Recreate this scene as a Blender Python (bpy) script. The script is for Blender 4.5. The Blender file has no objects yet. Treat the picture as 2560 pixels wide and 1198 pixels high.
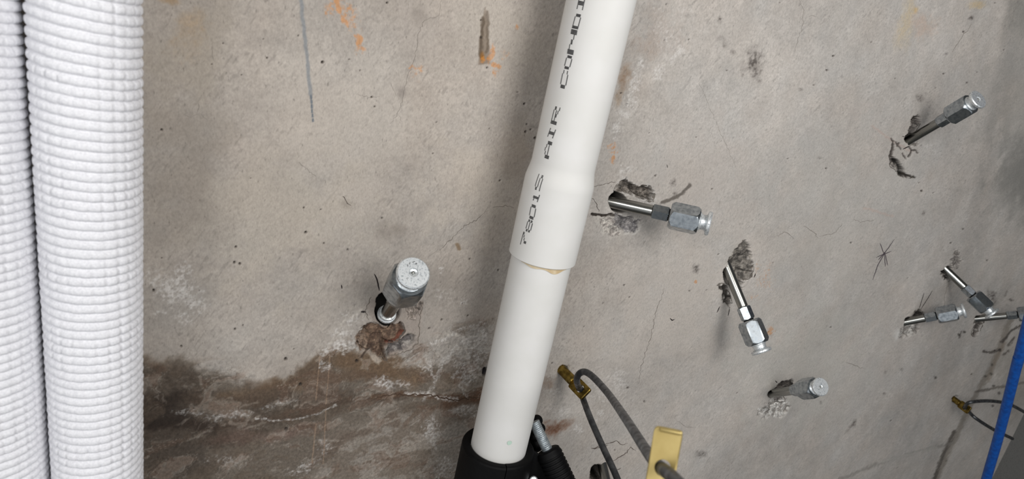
import bpy, bmesh, math, random
import numpy as np
from mathutils import Vector, Matrix

random.seed(7)
scene = bpy.context.scene
col = scene.collection

# ------------------------------------------------------------------ camera
W, H_ = 2560.0, 1198.0
FPX = 1850.0            # focal length in pixels of the 2560 px wide frame
D = 0.30                # distance of the lens from the wall plane (m)
CX, CY = W / 2, H_ / 2

def nrm(v):
    return v / np.linalg.norm(v)

Vd = nrm(np.array([-930.0, 4900.0, FPX]))              # "down" seen from the camera
Hr = np.array([2800.0, -167.0, FPX]); Hr = nrm(Hr - Vd * Hr.dot(Vd))   # "right along the wall"
Nn = np.cross(Hr, Vd)                                  # into the wall
M = np.array([Hr, Nn, -Vd])                            # camera (x right, y down, z ahead) -> world
CAM = np.array([0.0, -D, 0.0])

cam_data = bpy.data.cameras.new('camera')
cam = bpy.data.objects.new('camera', cam_data)
col.objects.link(cam)
cam_data.sensor_width = 36.0
cam_data.lens = 36.0 * FPX / W
cam_data.clip_start = 0.01
cam_data.clip_end = 50
R3 = np.stack([M[:, 0], -M[:, 1], -M[:, 2]], axis=1)
mw = Matrix.Identity(4)
for i in range(3):
    for j in range(3):
        mw[i][j] = R3[i, j]
    mw[i][3] = CAM[i]
cam.matrix_world = mw
cam_data.dof.use_dof = True
cam_data.dof.focus_distance = 0.45
cam_data.dof.aperture_fstop = 22.0
scene.camera = cam

# ------------------------------------------------------------------ light
world = bpy.data.worlds.new('world')
scene.world = world
world.use_nodes = True
wn = world.node_tree.nodes
wn['Background'].inputs[0].default_value = (0.95, 0.975, 1.0, 1)
wn['Background'].inputs[1].default_value = 0.62

def area(name, loc, target, size, power, color=(1, 1, 1)):
    l = bpy.data.lights.new(name, 'AREA')
    l.energy = power; l.shape = 'DISK'; l.size = size; l.color = color
    o = bpy.data.objects.new(name, l)
    col.objects.link(o)
    o.location = loc
    o.rotation_euler = (Vector(target) - Vector(loc)).to_track_quat('-Z', 'Y').to_euler()
    return o

area('work_lamp', (0.22, -0.60, 0.22), (0.16, 0, 0.0), 0.36, 3.1, (1.0, 0.98, 0.95))
area('added_left_lamp', (-0.74, -0.85, 0.40), (0.0, 0, 0.0), 0.34, 5.0, (1.0, 0.985, 0.96))  # unseen light added at the left to cast soft pipe shade on the wall

scene.view_settings.view_transform = 'Standard'
scene.view_settings.look = 'None'
scene.view_settings.exposure = 0.0
scene.view_settings.gamma = 1.0
scene.view_settings.use_curve_mapping = False

# ------------------------------------------------------------------ projection helpers
def ray(px, py):
    return M @ np.array([(px - CX) / FPX, (py - CY) / FPX, 1.0])

def P(px, py, h=0.0):
    """point seen at a pixel, h metres in front of the wall plane"""
    r = ray(px, py)
    t = (D - h) / r[1]
    return CAM + r * t

def proj(X, Y, Z):
    a = X * Hr[0] + (Y + D) * Nn[0] - Z * Vd[0]
    b = X * Hr[1] + (Y + D) * Nn[1] - Z * Vd[1]
    c = X * Hr[2] + (Y + D) * Nn[2] - Z * Vd[2]
    return CX + FPX * a / c, CY + FPX * b / c

# ------------------------------------------------------------------ numpy noise
def _hash(ix, iy, seed):
    h = (ix.astype(np.int64) * 374761393 + iy.astype(np.int64) * 668265263 + seed * 1442695041) & 0xFFFFFFFF
    h = ((h ^ (h >> 13)) * 1274126177) & 0xFFFFFFFF
    h = (h ^ (h >> 16)) & 0xFFFFFF
    return (h / float(0xFFFFFF)).astype(np.float32)

def vnoise(x, y, seed=0):
    fx = np.floor(x); fy = np.floor(y)
    tx = (x - fx).astype(np.float32); ty = (y - fy).astype(np.float32)
    tx = tx * tx * (3 - 2 * tx); ty = ty * ty * (3 - 2 * ty)
    a = _hash(fx, fy, seed); b = _hash(fx + 1, fy, seed)
    c = _hash(fx, fy + 1, seed); d = _hash(fx + 1, fy + 1, seed)
    return (a * (1 - tx) + b * tx) * (1 - ty) + (c * (1 - tx) + d * tx) * ty

def fbm(x, y, octaves=4, seed=0, gain=0.5):
    s = 0; amp = 1; tot = 0
    for o in range(octaves):
        s = s + amp * vnoise(x * 2 ** o + 17.3 * o, y * 2 ** o - 9.1 * o, seed + o)
        tot += amp; amp *= gain
    return s / tot

def sstep(a, b, x):
    t = np.clip((x - a) / (b - a), 0, 1)
    return t * t * (3 - 2 * t)

# ------------------------------------------------------------------ materials
def new_mat(name):
    m = bpy.data.materials.new(name)
    m.use_nodes = True
    nt = m.node_tree
    return m, nt, nt.nodes['Principled BSDF']

def lin(c):
    out = []
    for v in c:
        v = v / 255.0
        out.append(v / 12.92 if v <= 0.04045 else ((v + 0.055) / 1.055) ** 2.4)
    return out

def mat(name, rgb, rough=0.5, metal=0.0, var=0.0, scale=300.0, bump=0.0, bscale=900.0, rvar=0.0, spec=0.5, rgb2=None, thr=(0.4, 0.65), stretch=None, detail=4.0):
    m, nt, b = new_mat(name)
    N = nt.nodes; L = nt.links
    c = lin(rgb)
    b.inputs['Metallic'].default_value = metal
    b.inputs['Roughness'].default_value = rough
    b.inputs['Specular IOR Level'].default_value = spec
    tc = N.new('ShaderNodeTexCoord')
    mp = N.new('ShaderNodeMapping')
    if stretch: mp.inputs['Scale'].default_value = stretch
    L.new(tc.outputs['Object'], mp.inputs['Vector'])
    nz = N.new('ShaderNodeTexNoise')
    nz.inputs['Scale'].default_value = scale
    nz.inputs['Detail'].default_value = detail
    L.new(mp.outputs['Vector'], nz.inputs['Vector'])
    ramp = N.new('ShaderNodeValToRGB')
    ramp.color_ramp.elements[0].position = thr[0]
    ramp.color_ramp.elements[1].position = thr[1]
    c2 = lin(rgb2) if rgb2 else [max(0, x * (1 - var)) for x in c]
    ramp.color_ramp.elements[0].color = (*c2, 1)
    ramp.color_ramp.elements[1].color = (*c, 1)
    L.new(nz.outputs['Fac'], ramp.inputs['Fac'])
    L.new(ramp.outputs['Color'], b.inputs['Base Color'])
    if rvar:
        mr = N.new('ShaderNodeMapRange')
        mr.inputs['From Min'].default_value = 0.3; mr.inputs['From Max'].default_value = 0.7
        mr.inputs['To Min'].default_value = rough + rvar; mr.inputs['To Max'].default_value = max(0.03, rough - rvar)
        L.new(nz.outputs['Fac'], mr.inputs['Value'])
        L.new(mr.outputs['Result'], b.inputs['Roughness'])
    if bump:
        n2 = N.new('ShaderNodeTexNoise')
        n2.inputs['Scale'].default_value = bscale; n2.inputs['Detail'].default_value = 3
        L.new(mp.outputs['Vector'], n2.inputs['Vector'])
        bp = N.new('ShaderNodeBump')
        bp.inputs['Strength'].default_value = bump
        bp.inputs['Distance'].default_value = 0.0004
        L.new(n2.outputs['Fac'], bp.inputs['Height'])
        L.new(bp.outputs['Normal'], b.inputs['Normal'])
    return m

M_zinc = mat('zinc_plated_steel', (182, 188, 192), 0.24, 1.0, scale=420, rgb2=(146, 153, 159), thr=(0.36, 0.60), rvar=0.06, bump=0.04, bscale=300, detail=6)
M_rod = mat('drawn_steel', (176, 176, 172), 0.24, 1.0, scale=500, rgb2=(132, 132, 128), stretch=(1, 1, 0.06), rvar=0.06)
M_dull = mat('dull_zinc', (176, 184, 188), 0.5, 0.7, scale=500, rgb2=(138, 146, 152), thr=(0.36, 0.6))
M_face = mat('bright_zinc', (228, 232, 234), 0.42, 0.7, scale=1100, rgb2=(146, 152, 157), thr=(0.30, 0.5), rvar=0.08, bump=0.06, bscale=500)
M_pvc = mat('white_pvc', (214, 213, 211), 0.50, 0.0, spec=0.3, var=0.05, scale=60, rgb2=(210, 209, 206))
M_foam = mat('white_foam', (228, 228, 232), 0.62, 0.0, scale=1500, rgb2=(214, 214, 219), thr=(0.35, 0.6), bump=0.25, bscale=2500, spec=0.35)
M_ink = mat('black_ink', (20, 20, 24), 0.6)
M_rubber = mat('black_rubber', (9, 9, 10), 0.6, 0.0, scale=400, rgb2=(6, 6, 7), spec=0.14, bump=0.1)
M_dark = mat('black_hole_rubber', (14, 13, 12), 0.8, spec=0.2)
M_brass = mat('tarnished_brass', (156, 132, 68), 0.36, 1.0, scale=350, rgb2=(96, 79, 38), rvar=0.08)
M_plate = mat('satin_brass', (180, 161, 106), 0.42, 0.55, scale=120, rgb2=(168, 148, 92), rvar=0.05)
M_wire = mat('grey_wire', (98, 100, 103), 0.42, 0.75, scale=260, rgb2=(66, 67, 70), rvar=0.1, bump=0.04, bscale=700)
M_blue = mat('blue_hose', (8, 82, 168), 0.42, 0.0, scale=300, rgb2=(6, 66, 142), thr=(0.36, 0.6))
M_glue = mat('dried_glue', (206, 190, 160), 0.3, 0.0, scale=300, rgb2=(190, 168, 132))
M_green = mat('green_paint', (182, 204, 190), 0.5)

# ------------------------------------------------------------------ object helpers
def link(name, me, material=None, parent=None):
    o = bpy.data.objects.new(name, me)
    col.objects.link(o)
    if material is not None:
        me.materials.clear(); me.materials.append(material)
    if parent is not None:
        o.parent = parent
    return o

def tag(o, label=None, cat=None, group=None, kind=None):
    if label: o['label'] = label
    if cat: o['category'] = cat
    if group: o['group'] = group
    if kind: o['kind'] = kind
    return o

def empty(name, loc=(0, 0, 0)):
    o = bpy.data.objects.new(name, None)
    o.empty_display_size = 0.01
    col.objects.link(o)
    o.location = loc
    return o

def finish(name, bm, angle=32):
    bmesh.ops.recalc_face_normals(bm, faces=bm.faces)
    lim = math.radians(angle)
    for f in bm.faces: f.smooth = True
    for e in bm.edges:
        if len(e.link_faces) == 2 and e.calc_face_angle(0) > lim:
            e.smooth = False
    me = bpy.data.meshes.new(name)
    bm.to_mesh(me); bm.free()
    return me

def loft(bm, rings, cap0=True, cap1=True):
    """rings: list of lists of points, same count"""
    vs = [[bm.verts.new(p) for p in r] for r in rings]
    n = len(rings[0])
    for a, b in zip(vs[:-1], vs[1:]):
        for i in range(n):
            bm.faces.new((a[i], a[(i + 1) % n], b[(i + 1) % n], b[i]))
    if cap0: bm.faces.new(list(reversed(vs[0])))
    if cap1: bm.faces.new(vs[-1])
    return vs

def circ(r, z, n=40):
    return [(r * math.cos(2 * math.pi * i / n), r * math.sin(2 * math.pi * i / n), z) for i in range(n)]

def lathe(name, prof, n=40, angle=32):
    bm = bmesh.new()
    loft(bm, [circ(max(r, 1e-5), z, n) for r, z in prof])
    return finish(name, bm, angle)

def hexnut(name, af, z0, z1, cham0=1.0, cham1=1.0, n=72, rot=0.0):
    """hex bar of across-flats af with turned (conical) chamfers at both ends"""
    a = af / 2
    hi = a / math.cos(math.pi / 6)
    drop = (hi - a) * 1.25
    zs = []
    steps = 7
    for k in range(steps + 1): zs.append(z0 + cham0 * k / steps)
    for k in range(steps + 1): zs.append(z1 - cham1 + cham1 * k / steps)
    rings = []
    for z in zs:
        lim = hi
        if cham0 > 0: lim = min(lim, hi - drop + drop * ((z - z0) / cham0))
        if cham1 > 0: lim = min(lim, hi - drop + drop * ((z1 - z) / cham1))
        ring = []
        for i in range(n):
            ph = 2 * math.pi * i / n
            q = (ph % (math.pi / 3)) - math.pi / 6
            r = min(a / math.cos(q), lim)
            ring.append((r * math.cos(ph + rot), r * math.sin(ph + rot), z))
        rings.append(ring)
    bm = bmesh.new()
    loft(bm, rings)
    return finish(name, bm, 20)

def catmull(pts, per=10):
    pts = [np.array(p, float) for p in pts]
    p = [2 * pts[0] - pts[1]] + pts + [2 * pts[-1] - pts[-2]]
    out = []
    for i in range(1, len(p) - 2):
        for k in range(per):
            t = k / per
            out.append(0.5 * ((2 * p[i]) + (-p[i - 1] + p[i + 1]) * t + (2 * p[i - 1] - 5 * p[i] + 4 * p[i + 1] - p[i + 2]) * t * t + (-p[i - 1] + 3 * p[i] - 3 * p[i + 1] + p[i + 2]) * t ** 3))
    out.append(p[-2])
    return out

def tube(name, pts, r, n=24, per=10, smooth=True):
    path = catmull(pts, per) if smooth else [np.array(p, float) for p in pts]
    tang = []
    for i in range(len(path)):
        a = path[max(0, i - 1)]; b = path[min(len(path) - 1, i + 1)]
        tang.append(nrm(b - a))
    u = np.cross(tang[0], [0.3, 0.2, 1.0]); u = nrm(u)
    rings = []
    for p, t in zip(path, tang):
        u = nrm(u - t * u.dot(t))
        v = np.cross(t, u)
        rings.append([tuple(p + r * (math.cos(2 * math.pi * i / n) * u + math.sin(2 * math.pi * i / n) * v)) for i in range(n)])
    bm = bmesh.new()
    loft(bm, rings)
    return finish(name, bm, 40)

def frame_z(o, origin, axis, up=(0, 0, 1)):
    z = Vector(axis).normalized()
    x = Vector(up).cross(z)
    if x.length < 1e-4: x = Vector((1, 0, 0)).cross(z)
    x.normalize()
    y = z.cross(x)
    m = Matrix((( x[0], y[0], z[0], origin[0]), (x[1], y[1], z[1], origin[1]), (x[2], y[2], z[2], origin[2]), (0, 0, 0, 1)))
    o.matrix_world = m
    return m

# ------------------------------------------------------------------ the wall
corner = 0.5 * (P(2560, 1038)[0] + P(2479, 1195)[0])      # the room corner
XC = float(corner)

def wall_lines():
    x0 = P(345, 600)[0]
    xs = [x0]
    while xs[-1] < XC:
        x = xs[-1]
        d = 1e-4
        best = 0
        for z in (-0.1, 0.05):
            ua, _ = proj(x, 0, z); ub, _ = proj(x + d, 0, z)
            best = max(best, (ub - ua) / d)
        xs.append(x + 2.4 / best)
    xs[-1] = XC
    xs = np.array(xs)
    zt = max(P(2560, 0)[2], P(345, 0)[2], P(1280, 0)[2]) + 0.004
    zb = min(P(2560, 1198)[2], P(345, 1198)[2]) - 0.004
    z = zb; zs = [z]
    xa = xs[::12]
    while z < zt:
        d = 1e-4
        u1, v1 = proj(xa, 0, z); u2, v2 = proj(xa, 0, z + d)
        ok = (v1 > -25) & (v1 < 1225) & (u1 > 340) & (u1 < 2570)
        g = np.max(np.abs(v2 - v1)[ok]) / d if ok.any() else 1500
        z += 2.5 / g
        zs.append(z)
    return xs, np.array(zs)

xs, zs = wall_lines()
nxv, nzv = len(xs), len(zs)
print('wall grid', nxv, nzv, nxv * nzv)
GX, GZ = np.meshgrid(xs, zs)
U, V = proj(GX, 0.0, GZ)
U = U.astype(np.float32); V = V.astype(np.float32)
mmX = (GX * 1000).astype(np.float32); mmZ = (GZ * 1000).astype(np.float32)

w1x = fbm(mmX / 14, mmZ / 14, 4, 11) - 0.5
w1y = fbm(mmX / 14, mmZ / 14, 4, 31) - 0.5
w2x = fbm(mmX / 2.6, mmZ / 2.6, 3, 51) - 0.5
w2y = fbm(mmX / 2.6, mmZ / 2.6, 3, 71) - 0.5
nf = fbm(mmX / 1.1, mmZ / 1.1, 3, 91)
nc = fbm(mmX / 60, mmZ / 60, 4, 101)
nm = fbm(mmX / 9, mmZ / 9, 4, 111)
sk = mmX * 0.5 + mmZ            # fleck direction
nfl = vnoise(mmX * 0.95 - mmZ * 0.55, (mmZ * 0.9 + mmX * 0.2) * 0.45, 131)
nsp = vnoise(mmX / 0.55, mmZ / 0.55, 141)

def srgb(c): return np.array(c, np.float32)

# base concrete colour, dimmer left and brighter right light worked into it (kept in display values until the end)
tr = sstep(1000, 1900, U)[..., None]
A = srgb((162, 154, 146)) * (1 - tr) + srgb((184, 178, 172)) * tr
A = A * (1 + 0.13 * (nm - 0.5) + 0.16 * (nc - 0.5))[..., None]
A = A + (fbm(mmX / 26, mmZ / 26, 3, 151) - 0.5)[..., None] * srgb((5, 0, -4))
A *= (1 - 0.10 * sstep(0.66, 0.92, nfl) * sstep(0.4, 0.65, nm))[..., None]
A *= (1 + 0.14 * (nf - 0.5))[..., None]
DEP = np.zeros_like(U)          # metres into the wall
DEP += (0.00011 * (nm - 0.5) + 0.00003 * (nf - 0.5)).astype(np.float32)

MK = np.zeros(U.shape + (4,), np.float32); MK[..., 3] = 1      # salt, rust, broken surface: masks the material breaks up finely

RIB = []
def region(u0, v0, u1, v1):
    return (U > u0) & (U < u1) & (V > v0) & (V < v1)

def lerp(sel, mask, c):
    global A
    m = np.clip(mask, 0, 1)[..., None]
    A[sel] = A[sel] * (1 - m) + srgb(c) * m

def blob(u, v, ru, rv, c, k=1.0, rot=0.0, coarse=0.9, fine=0.6, speck=0.0, inner=0.2, ch=None):
    """a soft blotch, edge broken up by noise"""
    R = max(ru, rv) * 1.9
    s = region(u - R, v - R, u + R, v + R)
    if not s.any(): return
    sc = min(ru, rv)
    x = U[s] - u + (w1x[s] * coarse * 2 + w2x[s] * fine) * sc
    y = V[s] - v + (w1y[s] * coarse * 2 + w2y[s] * fine) * sc
    cr, sr = math.cos(rot), math.sin(rot)
    a = (x * cr + y * sr) / ru; b = (-x * sr + y * cr) / rv
    m = 1 - sstep(inner, 1.25, np.sqrt(a * a + b * b))
    if ch is not None:
        q_ = m * k * (0.35 + 0.65 * sstep(0.40, 0.60, nf[s])) if ch == 0 else m * k
        MK[..., ch][s] = np.maximum(MK[..., ch][s], q_)
        return
    if speck: m = m * (1 - speck + speck * sstep(0.44, 0.62, nf[s]) * 1.3)
    lerp(s, m * k, c)

def dpoly(s, pts, wa=0.0, wb=0.0, closed=False):
    x = U[s] + w1x[s] * wa + w2x[s] * wb
    y = V[s] + w1y[s] * wa + w2y[s] * wb
    best = np.full(x.shape, 1e9, np.float32); tt = np.zeros_like(best)
    n = len(pts); tot = 0
    seg = [(pts[i], pts[(i + 1) % n]) for i in range(n if closed else n - 1)]
    full = sum(math.hypot(b[0] - a[0], b[1] - a[1]) for a, b in seg)
    inside = np.zeros(x.shape, bool)
    for (a, b) in seg:
        dx, dy = b[0] - a[0], b[1] - a[1]
        l2 = dx * dx + dy * dy + 1e-6
        t = np.clip(((x - a[0]) * dx + (y - a[1]) * dy) / l2, 0, 1)
        d = np.hypot(x - a[0] - t * dx, y - a[1] - t * dy)
        up = d < best
        best = np.where(up, d, best)
        tt = np.where(up, (tot + t * math.sqrt(l2)) / full, tt)
        tot += math.sqrt(l2)
        if closed:
            c1 = (a[1] > y) != (b[1] > y)
            xi = (b[0] - a[0]) * (y - a[1]) / (b[1] - a[1] + 1e-9) + a[0]
            inside ^= c1 & (x < xi)
    if closed:
        return np.where(inside, -best, best), tt
    return best, tt

def box_of(pts, m):
    a = [p[0] for p in pts]; b = [p[1] for p in pts]
    return region(min(a) - m, min(b) - m, max(a) + m, max(b) + m)

def stroke(pts, w, c, k=1.0, wa=0.0, wb=0.0, soft=0.5, taper=False, speck=0.0, deep=0.0):
    s = box_of(pts, w * 2 + 20 + wa)
    if not s.any(): return
    d, t = dpoly(s, pts, wa, wb)
    ww = w * (1 - 0.75 * t) if taper else w
    m = 1 - sstep(ww * (1 - soft), ww * (1 + soft) + 0.4, d)
    if speck: m = m * (1 - speck + speck * sstep(0.42, 0.6, nf[s]) * 1.3)
    lerp(s, m * k, c)
    if deep: DEP[s] += (m * deep).astype(np.float32)

def patch(pts, c, k=1.0, edge=6.0, wa=0.0, wb=0.0, speck=0.0):
    s = box_of(pts, edge * 2 + wa + wb)
    d, _ = dpoly(s, pts, wa, wb, True)
    m = 1 - sstep(-edge, edge, d)
    if speck: m = m * (1 - speck + speck * sstep(0.42, 0.62, nm[s] * 0.5 + nf[s] * 0.5) * 1.4)
    lerp(s, m * k, c)

def crater(pts, c, depth, rough=0.0012, wb=16.0, k=1.0, edge=3.0, c2=None, seed=0, rim=None, wa=8.0):
    """a broken-out hollow: real depth, torn edge, coarse broken floor"""
    s = box_of(pts, 30)
    d, _ = dpoly(s, pts, wa, wb, True)
    m = 1 - sstep(-edge, edge * 0.3, d)
    x = mmX[s]; z = mmZ[s]
    rg = fbm(x / 1.6, z / 1.6, 3, 200 + seed, 0.6)
    rs_ = np.random.RandomState(seed + 40)
    if not s.any(): return
    x0_, x1_, z0_, z1_ = x.min(), x.max(), z.min(), z.max()
    nseed = int(np.clip((x1_ - x0_) * (z1_ - z0_) / 9.0, 6, 26))
    sx_ = rs_.uniform(x0_, x1_, nseed); sz_ = rs_.uniform(z0_, z1_, nseed)
    wx_ = x + w2x[s] * 1.2; wz_ = z + w2y[s] * 1.2
    best_ = np.full(x.shape, 1e9); sec_ = best_.copy(); fac = np.zeros_like(best_); tone = np.zeros_like(best_)
    for q in range(nseed):
        dd = np.hypot(wx_ - sx_[q], wz_ - sz_[q])
        gx_, gz_, off_ = rs_.normal(0, 0.32), rs_.normal(0, 0.32), rs_.uniform(-1, 1)
        pl = off_ * rough * 700 + gx_ * (x - sx_[q]) + gz_ * (z - sz_[q])
        up_ = dd < best_
        sec_ = np.where(up_, best_, np.minimum(sec_, dd))
        fac = np.where(up_, pl, fac); tone = np.where(up_, rs_.uniform(-1, 1), tone); best_ = np.where(up_, dd, best_)
    fac = np.clip(fac * 0.001, -depth * 0.6, depth * 0.6)
    DEP[s] += (m * (depth * (0.5 + 0.5 * np.clip(-d / (edge * 4), 0, 1)) + fac + rough * 0.55 * (rg - 0.5))).astype(np.float32)
    cc = srgb(c)
    if c2 is not None:
        q = sstep(0.40, 0.60, fbm(x / 2.4, z / 2.4, 4, 260 + seed, 0.6))[..., None]
        cc = srgb(c) * (1 - q) + srgb(c2) * q
    else:
        cc = np.repeat(cc[None, :], x.shape[0], 0)
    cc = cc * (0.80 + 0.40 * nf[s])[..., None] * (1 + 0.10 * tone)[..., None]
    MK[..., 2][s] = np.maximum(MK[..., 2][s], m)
    if depth > 0.0019 and sum(c) < 440:  # dark ribbons paint shadow and dirt along the broken edge
        loop_ = pts + [pts[0]]; j_ = 0
        while j_ < len(loop_) - 1:
            n_ = 1 + rs_.randint(3)
            if rs_.rand() < 0.62: RIB.append(('torn_edge_dirt_shade', loop_[j_:j_ + n_ + 1], 1.5, 5.0, (64, 57, 52), rs_.uniform(0.45, 0.8)))
            j_ += n_
    mm = (m * k)[..., None]
    A[s] = A[s] * (1 - mm) + cc * mm
    if rim is not None:
        r = np.exp(-((d - 1.5) / 2.6) ** 2) * 0.8 * sstep(0.35, 0.6, nf[s])
        lerp(s, r, rim)

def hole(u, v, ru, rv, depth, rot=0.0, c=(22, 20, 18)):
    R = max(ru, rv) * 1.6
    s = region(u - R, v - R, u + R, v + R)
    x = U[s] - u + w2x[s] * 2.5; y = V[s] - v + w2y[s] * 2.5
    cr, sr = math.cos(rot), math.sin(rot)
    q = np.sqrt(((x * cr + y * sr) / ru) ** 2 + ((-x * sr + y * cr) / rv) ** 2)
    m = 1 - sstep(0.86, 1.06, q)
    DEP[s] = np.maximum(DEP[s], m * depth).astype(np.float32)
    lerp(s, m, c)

def salt_stroke(pts, w, k):
    s = box_of(pts, w * 2 + 20)
    d, _ = dpoly(s, pts, 10, 8)
    m = (1 - sstep(w * 0.2, w * 1.6 + 0.5, d)) * k * 0.6
    MK[..., 0][s] = np.maximum(MK[..., 0][s], m)

def crack_or_shadow(pts, w=1.2, k=0.75, c=(74, 66, 60), wb=7.0, wa=5.0, deep=0.0002):
    if w > 2.2: stroke(pts, w * 0.8, c, k, 0, 3, 0.6, False, 0.0, deep)
    RIB.append(('crack_or_shadow', pts, w * (0.5 + 0.5 * k), 5.0, c, k))
def pen(pts, w, c, k=0.9):
    RIB.append(('pen_mark', pts, w, 0.8, c, k))

# ---- broad tone of the concrete
for (u, v, ru, rv, c, k) in [
    (880, 330, 190, 260, (183, 175, 166), 0.5), (1220, 480, 150, 190, (188, 178, 166), 0.5), (700, 560, 260, 190, (176, 167, 155), 0.5),
    (1680, 760, 210, 210, (186, 178, 170), 0.6), (1750, 420, 170, 150, (183, 175, 168), 0.5), (2000, 900, 190, 170, (184, 181, 174), 0.5),
    (2100, 480, 240, 170, (178, 175, 170), 0.4), (1250, 90, 110, 150, (168, 160, 150), 0.5), (1060, 60, 60, 90, (160, 152, 145), 0.4),
    (470, 420, 130, 220, (150, 140, 129), 0.45), (500, 120, 140, 150, (158, 148, 134), 0.4), (970, 580, 40, 26, (140, 132, 124), 0.6), (1000, 575, 24, 18, (138, 130, 122), 0.6),
    (1000, 230, 16, 22, (128, 120, 114), 0.6), (1055, 40, 22, 26, (140, 132, 124), 0.6), (870, 505, 26, 20, (138, 130, 120), 0.5), (1300, 380, 60, 90, (158, 146, 134), 0.5),
    (2540, 300, 90, 300, (158, 154, 148), 0.5), (2060, 640, 160, 120, (180, 176, 170), 0.4)]:
    blob(u, v, ru, rv, c, k)

# ---- water stain, lower left
patch([(330, 880), (460, 905), (600, 950), (650, 968), (740, 930), (800, 880), (880, 880), (1000, 905), (1110, 925), (1230, 930), (1230, 1010), (1090, 1015), (960, 1050), (860, 1110), (760, 1230), (330, 1230)], (104, 91, 78), 0.88, 14, 40, 22)
patch([(330, 900), (470, 925), (600, 985), (800, 975), (930, 985), (840, 1040), (640, 1080), (560, 1120), (330, 1110)], (76, 62, 50), 0.75, 16, 50, 24, speck=0.35)
patch([(860, 1060), (1000, 1030), (1100, 1040), (1190, 1010), (1200, 1230), (760, 1230)], (134, 122, 109), 0.7, 16, 40, 16, speck=0.2)
stroke([(560, 1000), (650, 982), (740, 955), (800, 912), (850, 890), (950, 905), (1040, 930)], 20, (108, 84, 62), 0.85, 36, 14, 0.6)
stroke([(640, 985), (720, 965), (770, 935)], 13, (104, 80, 60), 0.8, 20, 12, 0.6)
stroke([(860, 905), (930, 920), (990, 920)], 22, (112, 84, 58), 0.8, 36, 14, 0.7)
stroke([(800, 950), (900, 935), (960, 945)], 12, (104, 78, 58), 0.7, 30, 14, 0.6)
blob(1030, 950, 46, 26, (126, 96, 68), 0.75, -0.2)
blob(1130, 960, 50, 30, (150, 128, 106), 0.6, 0.1)
stroke([(345, 1010), (440, 1000), (560, 1008), (640, 1000), (720, 985)], 15, (84, 66, 52), 0.75, 30, 14, 0.7)
stroke([(345, 1068), (450, 1062), (560, 1066), (640, 1052), (760, 1040), (830, 1012), (930, 990), (1010, 992)], 7, (78, 60, 47), 0.8, 22, 10, 0.7)
stroke([(345, 1060), (440, 1062), (530, 1066)], 14, (60, 46, 37), 0.85, 22, 10, 0.7)
stroke([(340, 1110), (450, 1130), (500, 1120)], 22, (84, 72, 62), 0.7, 34, 12, 0.7)
stroke([(930, 990), (1010, 985), (1100, 994), (1210, 1000)], 6, (98, 70, 50), 0.9, 10, 8, 0.6)
stroke([(1120, 1004), (1180, 995), (1225, 968)], 13, (104, 68, 46), 0.85, 22, 12, 0.7)
stroke([(820, 1135), (870, 1095), (940, 1072), (985, 1038), (992, 1062), (962, 1058)], 9, (104, 86, 72), 0.75, 16, 9, 0.6)
stroke([(800, 1140), (830, 1110), (870, 1092)], 18, (112, 95, 82), 0.6, 30, 10, 0.7)
stroke([(1010, 1062), (1050, 1020), (1110, 1014)], 6, (110, 88, 72), 0.7, 14, 8, 0.6)
blob(390, 1040, 90, 90, (48, 37, 30), 0.75)
blob(430, 1170, 150, 70, (58, 48, 40), 0.65)
blob(420, 1150, 120, 60, (96, 82, 70), 0.5)
blob(590, 1090, 90, 22, (108, 78, 66), 0.5, -0.1)
blob(720, 1080, 80, 18, (122, 84, 72), 0.4, -0.2)
blob(640, 960, 40, 14, (84, 66, 52), 0.4)
for (u, v) in ((395, 920), (430, 935), (480, 935), (560, 950)):
    blob(u, v, 22, 12, (84, 70, 58), 0.6)
blob(1060, 1140, 90, 50, (150, 136, 122), 0.5)
# filigree of dried water marks inside the stained area
zone = region(340, 760, 1240, 1230)
dz_, _ = dpoly(zone, [(340, 900), (560, 900), (660, 960), (780, 890), (900, 830), (1060, 850), (1150, 800), (1240, 790), (1230, 1230), (340, 1230)], 30, 10, True)
zm = 1 - sstep(-26, 14, dz_)
gx_ = mmX[zone] / 17 + 1.6 * w1x[zone]; gz_ = mmZ[zone] / 9 + 1.6 * w1y[zone]
g = fbm(gx_, gz_, 5, 301, 0.58)
g2 = fbm(gx_ * 1.7 + 5, gz_ * 1.5, 4, 321, 0.55)
for c0, w_, c_, k_ in ((0.44, 0.012, (92, 72, 56), 0.55), (0.50, 0.010, (172, 163, 152), 0.5), (0.57, 0.012, (88, 68, 52), 0.5), (0.40, 0.008, (170, 160, 148), 0.4), (0.62, 0.010, (172, 164, 152), 0.4)):
    lerp(zone, zm * k_ * np.exp(-((g - c0) / w_) ** 2) * sstep(0.40, 0.62, g2), c_)
lerp(zone, zm * 0.45 * sstep(0.52, 0.64, g), (96, 78, 62))
lerp(zone, zm * 0.40 * sstep(0.48, 0.38, g) * sstep(0.45, 0.6, g2), (178, 168, 156))
lerp(zone, zm * 0.35 * sstep(0.58, 0.7, g2), (112, 80, 62))
MK[..., 2][zone] = np.maximum(MK[..., 2][zone], zm * 0.5)
grey_ = A[zone].mean(-1, keepdims=True)
A[zone] = A[zone] + (grey_ * srgb((1.02, 1.0, 0.97)) - A[zone]) * (0.32 * zm)[..., None]
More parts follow.
